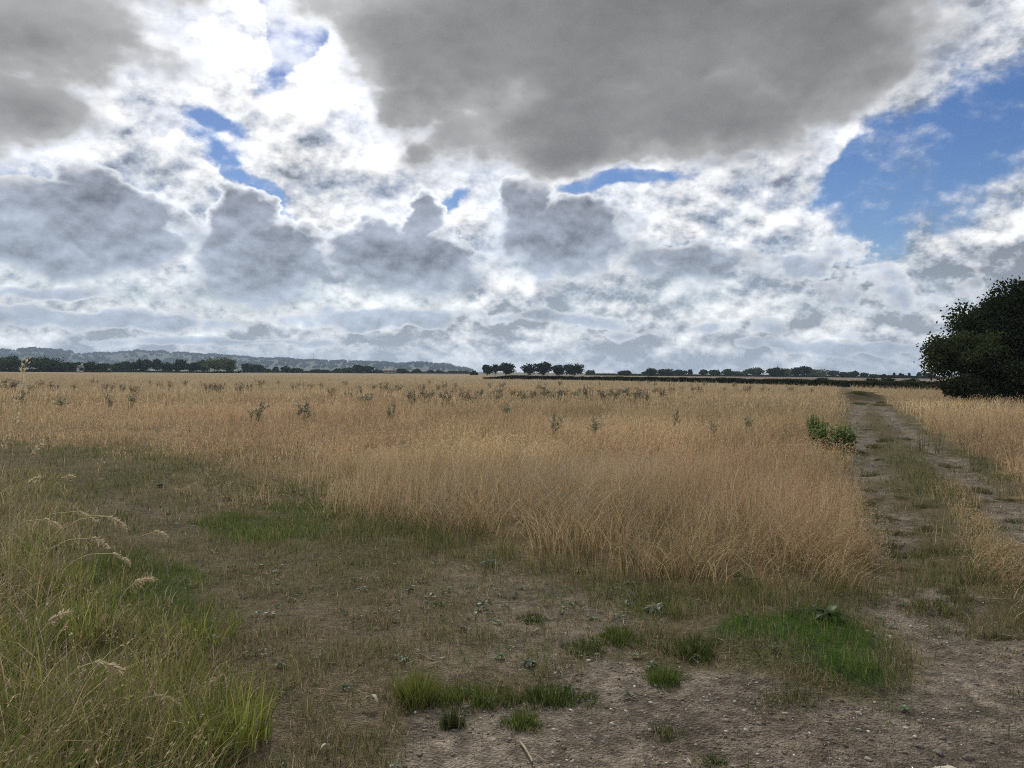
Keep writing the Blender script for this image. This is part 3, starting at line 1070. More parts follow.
def crown_leaves(r, H, W, z0, leaf, n, shape, base=(.055, .075, .03)):
    """leaf faces in uneven clumps through the volume of a crown"""
    ch = H - z0
    K = {'round': 16, 'spread': 18, 'cone': 12, 'bush': 12, 'open': 15, 'ragged': 30}[shape]
    cs, rs = [], []
    for i in range(K):
        for _ in range(40):
            p = r.uniform(-1, 1, 3)
            if np.linalg.norm(p) < 1:
                break
        if shape == 'cone':
            u = (i + r.random()) / K
            wid = (1 - u) * .8 + .12
            p = np.array([r.normal(0, .35) * wid, r.normal(0, .35) * wid, u * 1.8 - .9])
        elif shape == 'spread':
            p[2] = abs(p[2]) * .9 - .25 - .4 * (p[0] ** 2 + p[1] ** 2) * .6
        elif shape == 'bush':
            p[2] = -abs(p[2]) * 1.25 + .35 - .3 * (p[0] ** 2 + p[1] ** 2)
        else:
            p *= .92
        c = np.array([p[0] * W * .40, p[1] * W * .40, z0 + ch * (.5 + .40 * p[2])])
        q = r.uniform(.20, .36) * ({'open': .85, 'ragged': .72}.get(shape, 1)) * (.7 if shape == 'cone' else 1)
        cs.append(c)
        rs.append(np.array([W * q, W * q, max(ch * q * .8, W * q * .45)]))
    cs, rs = np.array(cs), np.array(rs)
    k = r.integers(0, K, n)
    d = r.normal(size=(n, 3))
    d /= np.linalg.norm(d, axis=1, keepdims=True)
    rad = np.abs(r.normal(0, .22, n)) + r.random(n) ** .4 * .74
    P = cs[k] + d * rs[k] * rad[:, None]
    P[:, 2] = np.clip(P[:, 2], .02 if shape == 'bush' else z0 * .75, H * 1.03)
    clump = r.uniform(.75, 1.3, K)[k][:, None]
    hue = r.random((n, 1))
    t = np.array(base) * clump * r.uniform(.65, 1.4, (n, 1)) * (1 + np.array([.25, .05, -.1]) * (hue - .5))
    ax = r.normal(size=(n, 3))
    V, F, T = diamonds(P, ax, leaf * r.uniform(.7, 1.5, n), leaf * r.uniform(.55, 1.0, n), t, side=r.normal(size=(n, 3)))
    return V, F, T, cs


def tree(name, label, cat, group, x, y, H, W, trunk=.28, leaf=.3, n=1500, shape='round', base=(.055, .075, .03), seed=0, z=None):
    r = np.random.default_rng(seed + 1000)
    root = empty(name, x, y, z)
    tag(root, label, cat, group)
    z0 = H * trunk
    V, F, T, cs = crown_leaves(r, H, W, z0, leaf, n, shape, base)
    quads_mesh('crown', V, F, crown_mat, T, parent=root)
    rad = max(.05, H * .028)
    Vs, Fs, off = [], [], 0
    top = np.array([r.normal(0, .03) * W, r.normal(0, .03) * W, H * .8])
    pts = [np.array([0, 0, -.4]), np.array([0, 0, .1]), top * .4, top * .7, top]
    limbs = [(pts, [rad * 1.5, rad * 1.25, rad * .9, rad * .55, rad * .12])]
    for c in cs[:9]:
        f = r.uniform(.3, .62)
        a = top * f
        mid = a * .45 + c * .55 + np.array([0, 0, -.06 * H])
        limbs.append(([a, mid, c], [rad * .55, rad * .33, rad * .08]))
    for p, q in limbs:
        v, f = tube(p, q, 6)
        Vs.append(v)
        Fs.append(f + off)
        off += len(v)
    quads_mesh('trunk', np.concatenate(Vs), np.concatenate(Fs), bark_mat, parent=root, smooth=True)
    return root


DARKG, MIDG, PALEG = (.040, .055, .026), (.060, .080, .035), (.105, .125, .060)


def far_trees():
    """px along the view, y of the top, width in px, distance, shape, colour, label, group"""
    LW = ('dark tree merging into the long wood at the left end of the far field edge', 'trees of the long wood at the far left')
    MW = ('dark round tree in the treeline between the long wood and the pale green tree', 'trees along the middle of the far left treeline')
    SM = ('small dark bushy tree along the far field edge below the hill', 'small trees below the hill')
    RW = ('small grey green tree in the low treeline beyond the dark hedge', 'trees beyond the dark hedge')
    L = [(-30, 356, 20, 400, 'round', MIDG, *LW), (-12, 355.5, 20, 400, 'round', DARKG, *LW), (3, 356, 17, 410, 'round', MIDG, *LW),
         (15, 354.5, 19, 400, 'round', MIDG, 'tallest broad green tree at the left end of the far wood', None), (30, 356.5, 18, 420, 'round', DARKG, *LW), (44, 357, 18, 410, 'round', MIDG, *LW),
         (56, 358.5, 15, 410, 'round', DARKG, *LW), (67, 361, 14, 415, 'round', DARKG, *LW), (77, 361.5, 13, 425, 'round', DARKG, *LW), (90, 361.5, 13, 420, 'round', DARKG, *LW),
         (101, 362, 12, 420, 'round', DARKG, 'last low tree of the long wood before the narrow gap', None),
         (117, 362.5, 13, 480, 'round', MIDG, 'low tree just right of the gap in the left treeline', None), (129, 360.5, 14, 480, 'round', DARKG, *MW), (144, 358, 15, 480, 'round', DARKG, 'taller dark tree with domed top left of the pale green tree', None),
         (157, 359, 12, 480, 'round', DARKG, *MW), (168, 361.5, 12, 490, 'round', DARKG, *MW), (180, 359, 13, 470, 'round', (.028, .036, .02), 'near black round tree in the middle of the left treeline', None),
         (193, 362, 11, 480, 'round', DARKG, *MW), (202, 360, 12, 485, 'round', DARKG, *MW), (217, 357, 25, 470, 'round', PALEG, 'large pale green willow like tree in the far left treeline', None),
         (229, 359.5, 13, 475, 'round', MIDG, 'mid green tree at the right shoulder of the pale green tree', None),
         (248, 362.5, 12, 560, 'round', DARKG, 'dark double topped tree right of the gap after the pale green tree', None), (256, 363.5, 12, 560, 'round', DARKG, *SM), (265, 367.5, 8, 560, 'bush', DARKG, *SM), (276, 366.5, 8, 600, 'cone', DARKG, 'small pointed tree alone on the far field edge below the hill', None),
         (286, 366.5, 9, 560, 'round', DARKG, *SM), (296, 367, 9, 560, 'bush', DARKG, *SM), (316, 369.3, 9, 580, 'bush', DARKG, *SM), (326, 369.3, 7, 580, 'bush', DARKG, *SM),
         (338, 368.5, 8, 600, 'round', MIDG, *SM), (348, 367.8, 9, 600, 'round', MIDG, *SM), (359, 364, 14, 580, 'round', (.03, .04, .022), 'dark broad tree standing highest left of the farmhouse', None), (368, 365.5, 11, 590, 'round', DARKG, 'dark tree close against the left of the farmhouse', None),
         (378, 369.5, 8, 600, 'bush', DARKG, *SM), (403, 369.2, 10, 600, 'round', DARKG, 'dark round tree touching the right end of the farmhouse', None), (416, 369.3, 7, 620, 'round', MIDG, *SM), (430, 370.3, 6, 640, 'round', MIDG, *SM), (440, 370.5, 8, 640, 'bush', MIDG, *SM), (452, 370.5, 8, 640, 'bush', DARKG, *SM), (463, 371, 7, 640, 'bush', MIDG, *SM),
         (474, 370, 6, 420, 'bush', DARKG, 'small bush left of the seven tall trees on the skyline', None),
         (487, 364, 9, 400, 'open', (.03, .04, .022), 'leftmost of the seven tall trees on the open skyline', None), (495, 363.5, 7, 405, 'open', (.03, .04, .022), 'narrow upright tree second in the skyline row', None),
         (506, 360.5, 14, 400, 'open', (.032, .042, .022), 'broad leaning tree third in the skyline row with a ragged crown', None),
         (528, 363.3, 11, 400, 'open', (.03, .04, .022), 'tree right of the wide gap in the skyline row', None), (542, 360.5, 17, 398, 'open', (.03, .04, .022), 'widest tree in the middle of the skyline row', None),
         (559, 363.5, 12, 402, 'open', (.03, .04, .022), 'flat topped tree with bare trunk sixth in the skyline row', None), (573, 362.3, 17, 400, 'open', (.032, .042, .022), 'domed tree at the right end of the skyline row', None),
         (590, 370, 7, 560, 'round', MIDG, *RW), (625, 370.5, 12, 520, 'round', (.05, .062, .034), 'low domed tree alone between the skyline row and the long treeline', None), (645, 371.3, 6, 560, 'round', MIDG, *RW),
         (651, 367.7, 8, 520, 'round', DARKG, 'ball shaped tree standing clear above the left end of the right treeline', None), (666, 369, 13, 540, 'round', DARKG, *RW), (680, 370.5, 12, 560, 'round', DARKG, *RW), (690, 369, 6, 560, 'cone', DARKG, 'slim pointed tree in the treeline beyond the dark hedge', None),
         (703, 369.3, 8, 560, 'round', DARKG, *RW), (714, 369.3, 9, 560, 'round', DARKG, *RW), (729, 369, 12, 560, 'round', DARKG, *RW), (740, 371.5, 12, 560, 'round', MIDG, *RW), (754, 368.3, 17, 600, 'round', (.062, .08, .04), 'wide grey green tree left of two black round trees', None),
         (774, 366.5, 13, 540, 'round', (.024, .030, .018), 'left of two black round trees above the ploughed field', None), (787, 368.8, 14, 640, 'round', PALEG, 'pale tree between the two black round trees', None),
         (801, 366, 17, 540, 'round', (.024, .030, .018), 'right and wider of two black round trees above the ploughed field', None), (817, 369.5, 17, 640, 'round', PALEG, 'pale low tree sloping away right of the two black trees', None),
         (834, 369.8, 8, 600, 'round', MIDG, *RW), (843, 372.2, 11, 520, 'round', DARKG, *RW), (854, 370.5, 8, 520, 'round', DARKG, 'dark tree beyond the hedge right above the far end of the track', None),
         (864, 372.5, 8, 520, 'round', DARKG, *RW), (874, 372.8, 7, 500, 'bush', DARKG, *RW), (883, 373.3, 5, 480, 'bush', DARKG, *RW), (894, 372.5, 3, 480, 'cone', DARKG, *RW), (901, 373.2, 4, 480, 'round', DARKG, *RW), (909, 373, 3.5, 480, 'cone', DARKG, *RW), (919, 372.3, 4, 480, 'round', DARKG, *RW), (928, 372.5, 7, 470, 'round', DARKG, *RW)]
    for i, (px, ty, wpx, Y, shp, c, lab, grp) in enumerate(L):
        p = at_dist(px, Y)
        z = gz(p)
        H = max(1.2, 1.6 + (horizon(px) - ty) / FPX * Y - z)
        W = wpx / FPX * Y * (1.35 if shp in ('open', 'spread') else 1.3)
        q = random.Random(i)
        if shp == 'open':
            shp = 'ragged'
        if shp == 'round':
            shp = ('round', 'ragged', 'ragged')[i % 3]
            W *= q.uniform(.85, 1.25)
            H *= q.uniform(.93, 1.06)
        n = int(np.clip(wpx * 120, 450, 2600))
        tree('tree', lab, 'tree', grp or 'trees standing singly along the far field edges', p[0], p[1], H, W, {'round': .02, 'spread': .22, 'ragged': .04, 'open': .10, 'cone': .02, 'bush': .0}[shp],
             leaf=.0022 * Y * (.72 if shp in ('open', 'spread') else .9), n=n, shape=shp, base=c, seed=i, z=z)


def thicket():
    D = (.040, .052, .024)
    tree('thicket_tree', 'dark leafy tree leaning out at the left end of the near thicket', 'tree', 'trees of the thicket on the right', 29.6, 50.5, 5.3, 4.9, .12, .17, 13000, 'ragged', (.055, .068, .03), 501)
    tree('thicket_tree', 'tallest black looking tree in the near thicket right of the track', 'tree', 'trees of the thicket on the right', 34.2, 51.5, 8.4, 6.2, .10, .18, 30000, 'ragged', (.033, .042, .021), 502)
    tree('thicket_tree', 'big black looking tree cut by the right edge of the view', 'tree', 'trees of the thicket on the right', 38.2, 51.0, 8.8, 7.0, .10, .18, 28000, 'ragged', (.033, .042, .021), 503)
    tree('thicket_tree', 'dark tree standing behind the two tallest trees of the thicket', 'tree', 'trees of the thicket on the right', 34.0, 55.5, 7.4, 6.5, .08, .2, 16000, 'ragged', (.033, .042, .021), 504)
    for i, (x, y, h, w, l) in enumerate(((29.2, 48.8, 2.2, 2.8, 'low leafy bush at the left foot of the dark thicket'), (31.8, 48.8, 3.6, 4.4, 'dense bush under the tallest thicket tree'),
                                         (34.4, 48.6, 4.0, 5.0, 'dark bush at the foot of the thicket by the right edge'), (38.0, 48.6, 4.0, 5.0, 'bush in the thicket beyond the right edge tree'))):
        tree('bush', l, 'bush', 'bushes under the thicket', x, y, h, w, 0, .17, 11000, 'bush', (.033, .042, .021), 520 + i)


def hedge():
    r = np.random.default_rng(77)
    line = [at_dist(484, 192), at_dist(520, 190), at_dist(600, 178), at_dist(700, 148), at_dist(800, 118), at_dist(880, 98), at_dist(940, 86), at_dist(1040, 74)]
    P = np.array(line)
    seg = np.hypot(*np.diff(P, axis=0).T)
    s = np.concatenate([[0], np.cumsum(seg)])
    n = 30000
    # as dense to the eye near as far: more leaves per metre where the hedge is close
    u = r.random(n)
    t = s[-1] * u ** .85
    x, y = np.interp(t, s, P[:, 0]), np.interp(t, s, P[:, 1])
    dist = np.hypot(x, y)
    top = (.90 * (.45 + .55 * sstep(t, 0, 9))) + .12 * fbm(x, y, 6, 3, 701) + .16 * fbm(x, y, 1.5, 2, 702)
    d = r.normal(size=(n, 2)) * .30
    zz = r.random(n) ** .7 * top
    off = d
    c = np.stack([x + off[:, 0], y + off[:, 1], zz + height(x, y)], 1)
    tint = np.array([.042, .050, .026]) * r.uniform(.6, 1.4, (n, 1))
    size = dist * .0017
    V, F, T = diamonds(c, r.normal(size=(n, 3)), size * r.uniform(.8, 1.6, n), size * r.uniform(.6, 1.1, n), tint)
    root = empty('hedge', P[2][0], P[2][1])
    V = V - np.array(root.location)
    tag(root, 'long low dark hedge closing the far side of the field', 'hedge')
    Vs, Fs, o = [V + np.array(root.location)], [F], len(V)
    for q in np.arange(0, s[-1], 1.3):
        a = np.array([np.interp(q, s, P[:, 0]), np.interp(q, s, P[:, 1])])
        g = gz(a)
        for _ in range(2):
            b = a + r.normal(0, .2, 2)
            v, f = tube([(a[0], a[1], g - .1), ((a[0] + b[0]) / 2, (a[1] + b[1]) / 2, g + .4), (b[0], b[1], g + .85)], [.035, .025, .008], 5)
            Vs.append(v)
            Fs.append(f + o)
            o += len(v)
    T = np.vstack([T, np.tile((.07, .055, .04), (sum(map(len, Vs)) - len(V), 1))])
    quads_mesh('foliage', np.concatenate(Vs) - np.array(root.location), np.concatenate(Fs), crown_mat, T, parent=root)
    for i, (px, Y, H, W, l) in enumerate(((888, 130, 1.75, 2.0, 'dark bush rising from the ploughed field behind the hedge'), (909, 118, 1.75, 2.4, 'rounded dark bush behind the hedge left of the thicket'),
                                          (870, 135, 1.5, 2.6, 'flat dark bush behind the hedge above the end of the track'), (822, 170, 1.5, 3.0, 'small dark bush on the pale strip of ploughed field'))):
        p = at_dist(px, Y)
        tree('bush', l, 'bush', 'bushes behind the hedge', p[0], p[1], H, W, 0, .2, 1100, 'bush', DARKG, 560 + i)


def hills():
    prof = [(-420, 352), (-250, 349), (-120, 346), (-40, 348), (0, 350), (30, 348.5), (60, 349.5), (85, 352.5), (105, 352.5), (120, 351), (135, 349.5), (165, 350), (185, 352), (215, 354), (250, 356.5), (300, 359),
            (350, 361), (400, 363), (425, 362.3), (445, 364.5), (462, 366.8), (474, 370), (500, 371), (540, 372.3)]
    px = np.linspace(-420, 540, 320)
    yt = np.interp(px, [p[0] for p in prof], [p[1] for p in prof])
    cols = 9
    t = np.linspace(-1, 1, cols)
    D = 3700 + t[None, :] * 1100 + 150 * np.sin(px[:, None] / 90)
    ht = np.clip((horizon(px) - yt) / FPX * 3700 - 8, 0, None)
    ht = ht + np.array([vnoise(np.array([p / 6.0]), np.array([2.0]), 5)[0] for p in px]) * 4 * (ht > 6)
    sh = np.cos(t * math.pi / 2) ** 1.3
    Z = ht[:, None] * sh[None, :] - 2.0 * (1 - sh[None, :])
    X = (px[:, None] - 512) / FPX * D
    V = np.stack([X, D, Z], -1).reshape(-1, 3)
    V[:, 2] += fbm(V[:, 0], V[:, 1], 300, 3, 81) * 5 * np.repeat(np.clip(ht / 60, 0, 1), cols) * np.tile(sh, len(px))
    i, j = np.meshgrid(np.arange(len(px) - 1), np.arange(cols - 1), indexing='ij')
    F = np.stack([i * cols + j, (i + 1) * cols + j, (i + 1) * cols + j + 1, i * cols + j + 1], -1).reshape(-1, 4)
    m = solid_mat('hill_pasture', (.042, .052, .034), .1, .006, .95, 0, 1, (.050, .059, .037))
    o = quads_mesh('hills', V, F, m, smooth=True)
    tag(o, 'long low blue grey hill ridge on the left horizon', 'hills', kind='structure')
    # woods on the ridge and slopes
    r = np.random.default_rng(91)
    cs, ss = [], []
    for _ in range(3800):
        p = r.uniform(-400, 474)
        tt = r.choice([r.normal(-.02, .05), r.uniform(-.8, 0)], p=[.55, .45])
        dens = vnoise(np.array([p / 13.0]), np.array([tt * 9 + 3]), 8)[0]
        if dens < (-.35 if abs(tt) < .15 else -.35):
            continue
        h0 = float(np.interp(p, px, ht))
        if h0 < 3:
            continue
        s = math.cos(tt * math.pi / 2) ** 1.3
        Dd = 3700 + tt * 1100 + 150 * math.sin(p / 90)
        size = r.uniform(6, 13) * (1.25 if 0 < p < 115 else .85)
        cs.append(((p - 512) / FPX * Dd, Dd, h0 * s + size * .35))
        ss.append(size)
    cs, ss = np.array(cs), np.array(ss)
    m_ = 60
    k = np.repeat(np.arange(len(cs)), m_)
    d = r.normal(size=(len(k), 3))
    d /= np.linalg.norm(d, axis=1, keepdims=True)
    P = cs[k] + d * (ss[k] * r.random(len(k)) ** .4)[:, None] * np.array([.75, .75, .62])
    tint = np.array([.045, .056, .036]) * r.uniform(.88, 1.12, (len(k), 1))
    V, F, T = diamonds(P, r.normal(size=(len(k), 3)), 7.5 * r.uniform(.7, 1.4, len(k)), 6.5 * r.uniform(.7, 1.2, len(k)), tint)
    o = quads_mesh('hill_woodland', V, F, crown_mat, T)
    tag(o, 'far woods along the crest and slopes of the hazy hill', 'woodland', kind='stuff')


def hedgerow(label, pts, top, n, wide=1.2, c=(.038, .048, .025), seed=0):
    r = np.random.default_rng(seed)
    P = np.array([at_dist(*p) for p in pts])
    s = np.concatenate([[0], np.cumsum(np.hypot(*np.diff(P, axis=0).T))])
    t = r.random(n) * s[-1]
    x, y = np.interp(t, s, P[:, 0]), np.interp(t, s, P[:, 1])
    h = top * (.75 + .45 * fbm(t, t * 0, 14, 3, seed) + .25 * fbm(t, t * 0, 4, 2, seed + 5))
    V = np.stack([x + r.normal(0, wide, n), y + r.normal(0, wide, n), r.random(n) ** .75 * h + height(x, y)], 1)
    q = np.hypot(x, y) * .0017
    V, F, T = diamonds(V, r.normal(size=(n, 3)), q * r.uniform(.8, 1.6, n), q * r.uniform(.7, 1.1, n), np.array(c) * r.uniform(.6, 1.4, (n, 1)))
    root = empty('hedgerow', P[0][0], P[0][1])
    tag(root, label, 'hedge', 'hedgerows along the far field edges')
    Vs, Fs, o = [V], [F], len(V)
    for q in np.arange(0, s[-1], 4.0):
        a = np.array([np.interp(q, s, P[:, 0]), np.interp(q, s, P[:, 1])])
        g = gz(a)
        v, f = tube([(a[0], a[1], g - .2), (a[0] + .2, a[1], g + top * .4), (a[0] + r.normal(0, .4), a[1], g + top * .7)], [.12, .08, .03], 5)
        Vs.append(v)
        Fs.append(f + o)
        o += len(v)
    T = np.vstack([T, np.tile((.07, .055, .04), (sum(map(len, Vs)) - len(V), 1))])
    quads_mesh('foliage', np.concatenate(Vs) - np.array(root.location), np.concatenate(Fs), crown_mat, T, parent=root)


def boxes(parts):
    V, F, o = [], [], 0
    for (x0, x1, y0, y1, z0, z1) in parts:
        v = [(x, y, z) for x in (x0, x1) for y in (y0, y1) for z in (z0, z1)]
        V += v
        F += [[o + a for a in f] for f in ((0, 1, 3, 2), (4, 6, 7, 5), (0, 4, 5, 1), (2, 3, 7, 6), (0, 2, 6, 4), (1, 5, 7, 3))]
        o += 8
    return np.array(V, float), np.array(F)


def house(name, label, px, Y, w, d, eave, ridge, wallc, roofc, rz=0.0):
    p = at_dist(px, Y)
    root = empty(name, p[0], p[1], rz=rz)
    tag(root, label, 'house')
    wm = solid_mat('house_wall', wallc, .12, 1.5, .9, .2, 8)
    rm = solid_mat('house_roof', roofc, .2, 2.5, .85, .4, 14)
    V, F = boxes([(-w / 2, w / 2, -d / 2, d / 2, -.4, eave)])
    n0 = len(V)
    V = np.vstack([V, [(-w / 2, 0, ridge - .12), (w / 2, 0, ridge - .12)]])
    tri = [t for f in F for t in ((f[0], f[1], f[2]), (f[0], f[2], f[3]))]
    tri += [(1, 3, n0), (5, n0 + 1, 7)]
    quads_mesh('wall', V, np.array(tri), wm, parent=root)
    e = .35
    sl = (ridge - eave) / (d / 2)
    rv = []
    for dz in (0, .16):
        rv += [(-w / 2 - e, -d / 2 - e, eave - e * sl + dz), (w / 2 + e, -d / 2 - e, eave - e * sl + dz), (w / 2 + e, 0, ridge + dz), (-w / 2 - e, 0, ridge + dz),
               (-w / 2 - e, d / 2 + e, eave - e * sl + dz), (w / 2 + e, d / 2 + e, eave - e * sl + dz)]
    rf = np.array([[6, 7, 8, 9], [9, 8, 11, 10], [0, 3, 2, 1], [3, 4, 5, 2], [0, 1, 7, 6], [4, 10, 11, 5], [0, 6, 9, 3], [3, 9, 10, 4], [1, 2, 8, 7], [2, 5, 11, 8]])
    roof = quads_mesh('roof', np.array(rv), rf, rm, parent=root)
    V, F = boxes([(w * .25, w * .25 + .8, -.35, .35, ridge - .5, ridge + 1.0), (w * .25 + .1, w * .25 + .35, -.15, .15, ridge + 1.0, ridge + 1.3), (w * .25 + .45, w * .25 + .7, -.15, .15, ridge + 1.0, ridge + 1.3)])
    quads_mesh('chimney', V, F, wm, parent=roof)
    gm = solid_mat('window_glass', (.03, .035, .04), .1, 1, .15, 0, 1)
    for q in (-.3, .05, .33):
        V, F = boxes([(w * q - .45, w * q + .45, -d / 2 - .03, -d / 2 + .05, 1.0, 2.1)])
        quads_mesh('window', V, F, gm, parent=root)
    return root


house('farmhouse', 'pale roofed farmhouse among dark trees on the far field edge', 390, 560, 8.5, 6.0, 1.9, 3.3, (.30, .26, .22), (.24, .20, .18), .1)
house('cottage', 'tiny white cottage showing through the left end wood', 80, 372, 1.8, 3.2, 2.4, 3.3, (.42, .41, .39), (.15, .13, .12), .9)
far_trees()
hedgerow('thick dark undergrowth along the foot of the long left end wood', [(-60, 405), (40, 408), (108, 418)], 1.7, 4500, 2.0, seed=11)
hedgerow('dark hedgerow under the middle trees of the far left treeline', [(110, 478), (180, 476), (236, 474)], 1.2, 3000, 2.0, seed=12)
hedgerow('thin low hedgerow below the hill by the farmhouse', [(240, 565), (330, 590), (400, 612), (475, 640)], 1.5, 4500, 1.2, seed=13)
hedgerow('dark hedgerow joining the small trees beyond the long low hedge', [(590, 555), (660, 545), (740, 560), (830, 545), (880, 500)], 1.2, 7000, 2.0, seed=14)
hedgerow('thin far hedgerow crossing the slope left of the thicket', [(872, 495), (905, 480), (945, 465)], 1.7, 2200, 1.0, seed=15)
thicket()
hedge()
hills()


# ================================================================== weeds and plants of the field
def thistle_mesh(seed, H, kind):
    """branched weed: stem tubes, and leaves and heads"""
    r = np.random.default_rng(seed)
    Vs, Fs, Ts, o = [], [], [], 0
    tips = []
    nst = {'thistle': 5, 'clump': 12, 'nettle': 70, 'spike': 7}[kind]
    spread = {'thistle': .10, 'clump': .28, 'nettle': .42, 'spike': .16}[kind]
    LC, LD, LS, LW = [], [], [], []
    for i in range(nst):
        a = r.uniform(0, 6.28)
        b0 = np.array([math.cos(a), math.sin(a), 0]) * r.random() ** .6 * spread
        h = H * r.uniform(.6, 1.0)
        ln = r.uniform(.05, .32) if kind != 'nettle' else r.uniform(.02, .12)
        top = b0 + np.array([math.cos(a) * ln * h, math.sin(a) * ln * h, h])
        mid = b0 * .5 + top * .5 + np.array([0, 0, .04 * h])
        v, f = tube([b0 - np.array([0, 0, .05]), mid, top], [.007, .005, .002], 4)
        Vs.append(v)
        Fs.append(f + o)
        o += len(v)
        tips.append(top)
        br = [(b0, mid, top)]
        if kind in ('thistle', 'clump'):
            for q in range(4 if kind == 'thistle' else 3):
                u = r.uniform(.35, .9)
                s = (1 - u) * b0 + u * top
                e = s + np.array([r.normal(0, .14), r.normal(0, .14), r.uniform(.08, .22)]) * H
                v, f = tube([s, (s + e) / 2 + np.array([0, 0, .01]), e], [.004, .003, .0015], 4)
                Vs.append(v)
                Fs.append(f + o)
                o += len(v)
                tips.append(e)
                br.append((s, (s + e) / 2, e))
        for (p0, p1, p2) in br:
            m = {'thistle': 15, 'clump': 12, 'nettle': 26, 'spike': 14}[kind]
            t = r.uniform(.12, 1, m)[:, None]
            c = (1 - t) * p0 + t * p2
            d = r.normal(size=(m, 3)) * np.array([1, 1, .45]) + np.array([0, 0, .25])
            ls = {'thistle': .085, 'clump': .075, 'nettle': .10, 'spike': .085}[kind] * r.uniform(.6, 1.3, m) * (1.2 - .6 * t[:, 0])
            d /= np.linalg.norm(d, axis=1, keepdims=True)
            LC.append(c + d * ls[:, None] * .5)
            LD.append(d)
            LS.append(ls)
            LW.append(ls * {'thistle': .33, 'clump': .4, 'nettle': .5, 'spike': .28}[kind])
    stems = (np.concatenate(Vs), np.concatenate(Fs))
    LC, LD, LS, LW = np.concatenate(LC), np.concatenate(LD), np.concatenate(LS), np.concatenate(LW)
    base = {'thistle': (.20, .225, .145), 'clump': (.20, .19, .125), 'nettle': (.11, .19, .045), 'spike': (.13, .145, .065)}[kind]
    t = np.array(base) * r.uniform(.6, 1.4, (len(LC), 1)) * (1 + .2 * (r.random((len(LC), 1)) - .5) * np.array([1, 0, -1]))
    leaves = diamonds(LC, LD, LS, LW, t, side=r.normal(size=(len(LC), 3)) * .35 + np.array([0, 0, 1.]) * 1)
    heads = None
    if kind in ('thistle', 'clump'):
        tp = np.repeat(np.array(tips), 7, axis=0) + r.normal(0, .010, (len(tips) * 7, 3))
        heads = diamonds(tp, r.normal(size=tp.shape) + [0, 0, 1.], .030 * np.ones(len(tp)), .016 * np.ones(len(tp)),
                         np.array([.30, .25, .19] if kind == 'thistle' else [.22, .16, .11]) * r.uniform(.7, 1.3, (len(tp), 1)))
    if heads:
        leaves = (np.vstack([leaves[0], heads[0]]), np.vstack([leaves[1], heads[1] + len(leaves[0])]), np.vstack([leaves[2], heads[2]]))
    return stems, leaves


def plant_proto(name, seed, H, kind):
    stems, leaves = thistle_mesh(seed, H, kind)
    root = bpy.data.objects.new(name, None)
    root.empty_display_size = .2
    sc = {'thistle': (.17, .165, .09), 'clump': (.2, .16, .11), 'nettle': (.08, .10, .035), 'spike': (.16, .15, .07)}[kind]
    kids = [quads_mesh('stem', stems[0], stems[1], stem_mat, np.tile(sc, (len(stems[0]), 1)), parent=root, link=False),
            quads_mesh('foliage', *leaves[:2], weed_mat, leaves[2], parent=root, link=False)]
    return root, kids


PROTO = {}


def plant(name, kind, variant, x, y, scale, label, cat, group, H=.85, wide=1.0):
    key = (kind, variant)
    if key not in PROTO:
        PROTO[key] = plant_proto(name, 900 + variant * 13 + len(kind), H, kind)
    r0, k0 = PROTO[key]
    root = r0.copy()
    root.name = name
    col.objects.link(root)
    root.location = (x, y, gz((x, y)))
    root.rotation_euler = (0, 0, random.uniform(0, 6.28))
    root.scale = (scale * wide * random.uniform(.8, 1.2), scale * wide, scale)
    if kind in ('clump', 'thistle'):
        root.rotation_euler = (random.uniform(-.16, .16), random.uniform(-.16, .16), random.uniform(0, 6.28))
    tag(root, label, cat, group)
    for c in k0:
        d = c.copy()
        col.objects.link(d)
        d.parent = root
    return root


def weed_at(px, ytop, H):
    """place by where a plant's top shows over the grass"""
    Y = (CAM_Z - H) * FPX / max(ytop - horizon(px), 1.0)
    return at_dist(px, Y)


